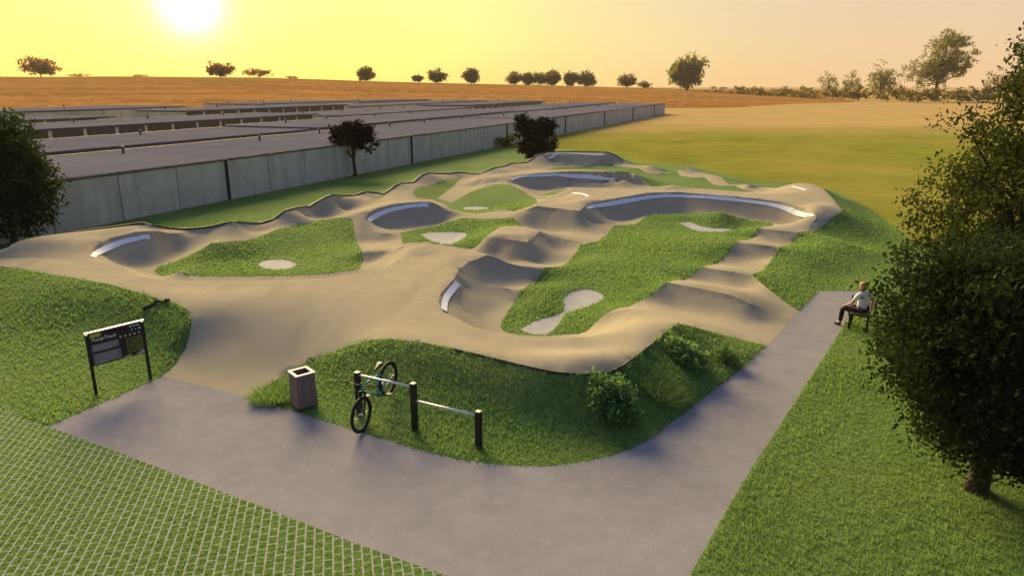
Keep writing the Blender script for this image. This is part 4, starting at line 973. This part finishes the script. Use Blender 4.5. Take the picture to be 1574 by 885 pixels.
# local: x along the bench away from the viewer, y towards the people's front
for xx in (.12, BL - .12):
    lgm = MB(); lgm.box((xx, .0, .205), (.05, .05, .41)); lgm.box((xx, -.40, .205), (.05, .05, .41)); lgm.box((xx, -.2, .40), (.05, .44, .04)); lgm.build('leg_frame', M['black'], bench)
ss = MB()
for i in range(4): ss.box((BL / 2, -.03 - i * .112, .435), (BL, .095, .03), bev=.006)
ss.build('seat', M['benchwood'], bench)
M['skin'] = mat('skin', (.52, .30, .21), .55, .06, 12); M['hair_fair'] = mat('fair_hair', (.38, .23, .09), .6, .25, 40);
M['tee'] = mat('white_cotton', (.74, .76, .80), .85, .05, 9, bump=.2, bscale=14); M['trouser'] = mat('black_trousers', (.012, .012, .014), .8, .2, 10)
M['shoe'] = mat('black_shoes', (.013, .012, .012), .5, .2, 10); M['eye'] = mat('eye_dark', (.03, .02, .015), .3, .1, 9)
def skin_mesh(verts, edges, radii, sub=2, root=0):
    me = bpy.data.meshes.new('tmp'); me.from_pydata(verts, edges, []); o = bpy.data.objects.new('tmp', me); col.objects.link(o)
    md = o.modifiers.new('s', 'SKIN'); md.use_smooth_shade = True; md.branch_smoothing = .6
    lay = me.skin_vertices[0].data
    for i, r in enumerate(radii): lay[i].radius = (r, r) if isinstance(r, (int, float)) else r; lay[i].use_root = (i == root)
    sb = o.modifiers.new('u', 'SUBSURF'); sb.levels = sub; sb.render_levels = sub
    bpy.context.view_layer.update()
    out = bpy.data.meshes.new_from_object(o.evaluated_get(bpy.context.evaluated_depsgraph_get()))
    bpy.data.objects.remove(o); return out
def person(label, loc, rz, top, hair, legs, arm_in, size=1.0):
    """seated, facing local +Y, origin on the ground under the hips; seat height .45"""
    e = empty('person', loc, rz); e.scale = (size,) * 3; tag(e, label, 'person', None)
    V = []; E = []; Rr = []
    def v(p, r, par=None):
        V.append(p); Rr.append(r)
        if par is not None: E.append((par, len(V) - 1))
        return len(V) - 1
    pel = v((0, 0, .56), (.15, .115)); wa = v((0, -.01, .70), (.135, .10), pel); ch = v((0, .01, .88), (.155, .105), wa); sh_ = v((0, .02, 1.0), (.12, .08), ch)
    nk = v((0, .03, 1.07), .06, sh_); jw = v((0, .06, 1.125), (.066, .074), nk); hm = v((0, .05, 1.195), (.08, .096), jw); ht = v((0, .04, 1.265), (.06, .07), hm)
    hands = {}
    for s in (-1, 1):
        shd = v((s * .175, .015, .985), .058, sh_); ax, ay, az_ = arm_in[s]['elbow']; el = v((ax, ay, az_), .042, shd); wx_, wy_, wz_ = arm_in[s]['wrist']; wr = v((wx_, wy_, wz_), .028, el)
        d = (Vector((wx_, wy_, wz_)) - Vector((ax, ay, az_))).normalized(); sd_ = d.cross(Vector((0, 0, 1))).normalized(); pm = Vector((wx_, wy_, wz_)) + d * .07; pmi = v(tuple(pm), (.036, .018), wr)
        dn = Vector((0, 0, -1))
        for q, ln in zip((-1.5, -.5, .5, 1.5), (.062, .074, .07, .055)):
            k1 = v(tuple(pm + d * .035 + sd_ * .019 * q), .0095, pmi); v(tuple(pm + d * (.035 + ln * .6) + sd_ * .02 * q + dn * .018), .0085, k1); v(tuple(pm + d * (.035 + ln * .95) + sd_ * .02 * q + dn * .045), .0075, len(V) - 1)
        th = v(tuple(pm - d * .03 - sd_ * s * -.04 + dn * .01), .011, pmi); v(tuple(pm + d * .015 + sd_ * s * .062 + dn * .025), .0095, th)
        hp = v((s * .09, .02, .53), .092, pel); kn_ = legs[s]['knee']; kn = v(kn_, .06, hp); an_ = legs[s]['ankle']; an = v(an_, .038, kn)
        v((an_[0], an_[1] + .12, max(an_[2] - .05, .035)), .034, an)
    body = link_mesh('body', skin_mesh(V, E, Rr, 2), M['skin'], e)
    # nose, ears and eyes
    f_ = MB(); f_.ball((0, .15, 1.185), (.012, .018, .02)); f_.ball((-.082, .045, 1.19), (.012, .022, .032)); f_.ball((.082, .045, 1.19), (.012, .022, .032)); f_.build('face', M['skin'], e, True)
    ey = MB(); ey.ball((-.03, .138, 1.205), (.009, .007, .008)); ey.ball((.03, .138, 1.205), (.009, .007, .008)); ey.build('eyes', M['eye'], e, True)
    # hair cap
    hv = MB(); hv.ball((0, .022, 1.225), (.094, .105, .092), 16, 10); hv.build('hair', hair, e, True)
    # shirt
    V = []; E = []; Rr = []
    a = v((0, 0, .53), (.172, .14)); b = v((0, -.012, .70), (.16, .125), a); c = v((0, .005, .88), (.178, .128), b); d_ = v((0, .015, .99), (.13, .10), c); v((0, .025, 1.045), (.075, .07), d_)
    for s in (-1, 1):
        q = v((s * .17, .012, .98), .078, d_); el = Vector(arm_in[s]['elbow']); st2 = Vector((s * .175, .015, .985)).lerp(el, .75); v(tuple(st2), .066, q)
    link_mesh('shirt', skin_mesh(V, E, Rr, 2), top, e)
    V = []; E = []; Rr = []
    a = v((0, 0, .525), (.165, .13))
    for s in (-1, 1):
        hp = v((s * .095, .03, .525), .105, a); kn = v(legs[s]['knee'], .074, hp); an_ = legs[s]['ankle']; v((an_[0], an_[1], an_[2] + .02), .056, kn)
    link_mesh('trousers', skin_mesh(V, E, Rr, 2), M['trouser'], e)
    for s in (-1, 1):
        V = []; E = []; Rr = []; an_ = legs[s]['ankle']; zf = max(an_[2] - .055, .04)
        a = v((an_[0], an_[1] - .04, zf + .01), (.045, .045)); b = v((an_[0], an_[1] + .07, zf), (.046, .042), a); v((an_[0], an_[1] + .17, zf - .005), (.042, .032), b)
        link_mesh('shoe', skin_mesh(V, E, Rr, 2), M['shoe'], e)
    return e
def bl(x, y): return Vector((b0.x + math.cos(bd) * x - math.sin(bd) * y, b0.y + math.sin(bd) * x + math.cos(bd) * y, 0))
person('person in a white t-shirt and black trousers sitting on the bench, seen from behind', bl(.30, -.2), bd - R(24), M['tee'], M['hair_fair'],
       {-1: {'knee': (-.14, .44, .50), 'ankle': (-.15, .46, .09)}, 1: {'knee': (.13, .40, .50), 'ankle': (.12, .30, .09)}},
       {-1: {'elbow': (-.26, .12, .74), 'wrist': (-.17, .32, .62)}, 1: {'elbow': (.40, -.06, .80), 'wrist': (.47, .0, .56)}}, .92)

# ---------------------------------------------------------------- warm evening haze
hzm = bpy.data.materials.new('haze'); hzm.use_nodes = True; ht_ = hzm.node_tree; ht_.nodes.clear()
pv = N(ht_, 'ShaderNodeVolumePrincipled'); pv.inputs['Color'].default_value = (.95, .84, .66, 1); pv.inputs['Density'].default_value = .0002; pv.inputs['Anisotropy'].default_value = 0.0
hzo = N(ht_, 'ShaderNodeOutputMaterial'); ht_.links.new(pv.outputs[0], hzo.inputs['Volume'])
tag(MB().box((0, 500, 17), (2400, 1700, 36)).build('haze', hzm), kind='stuff')
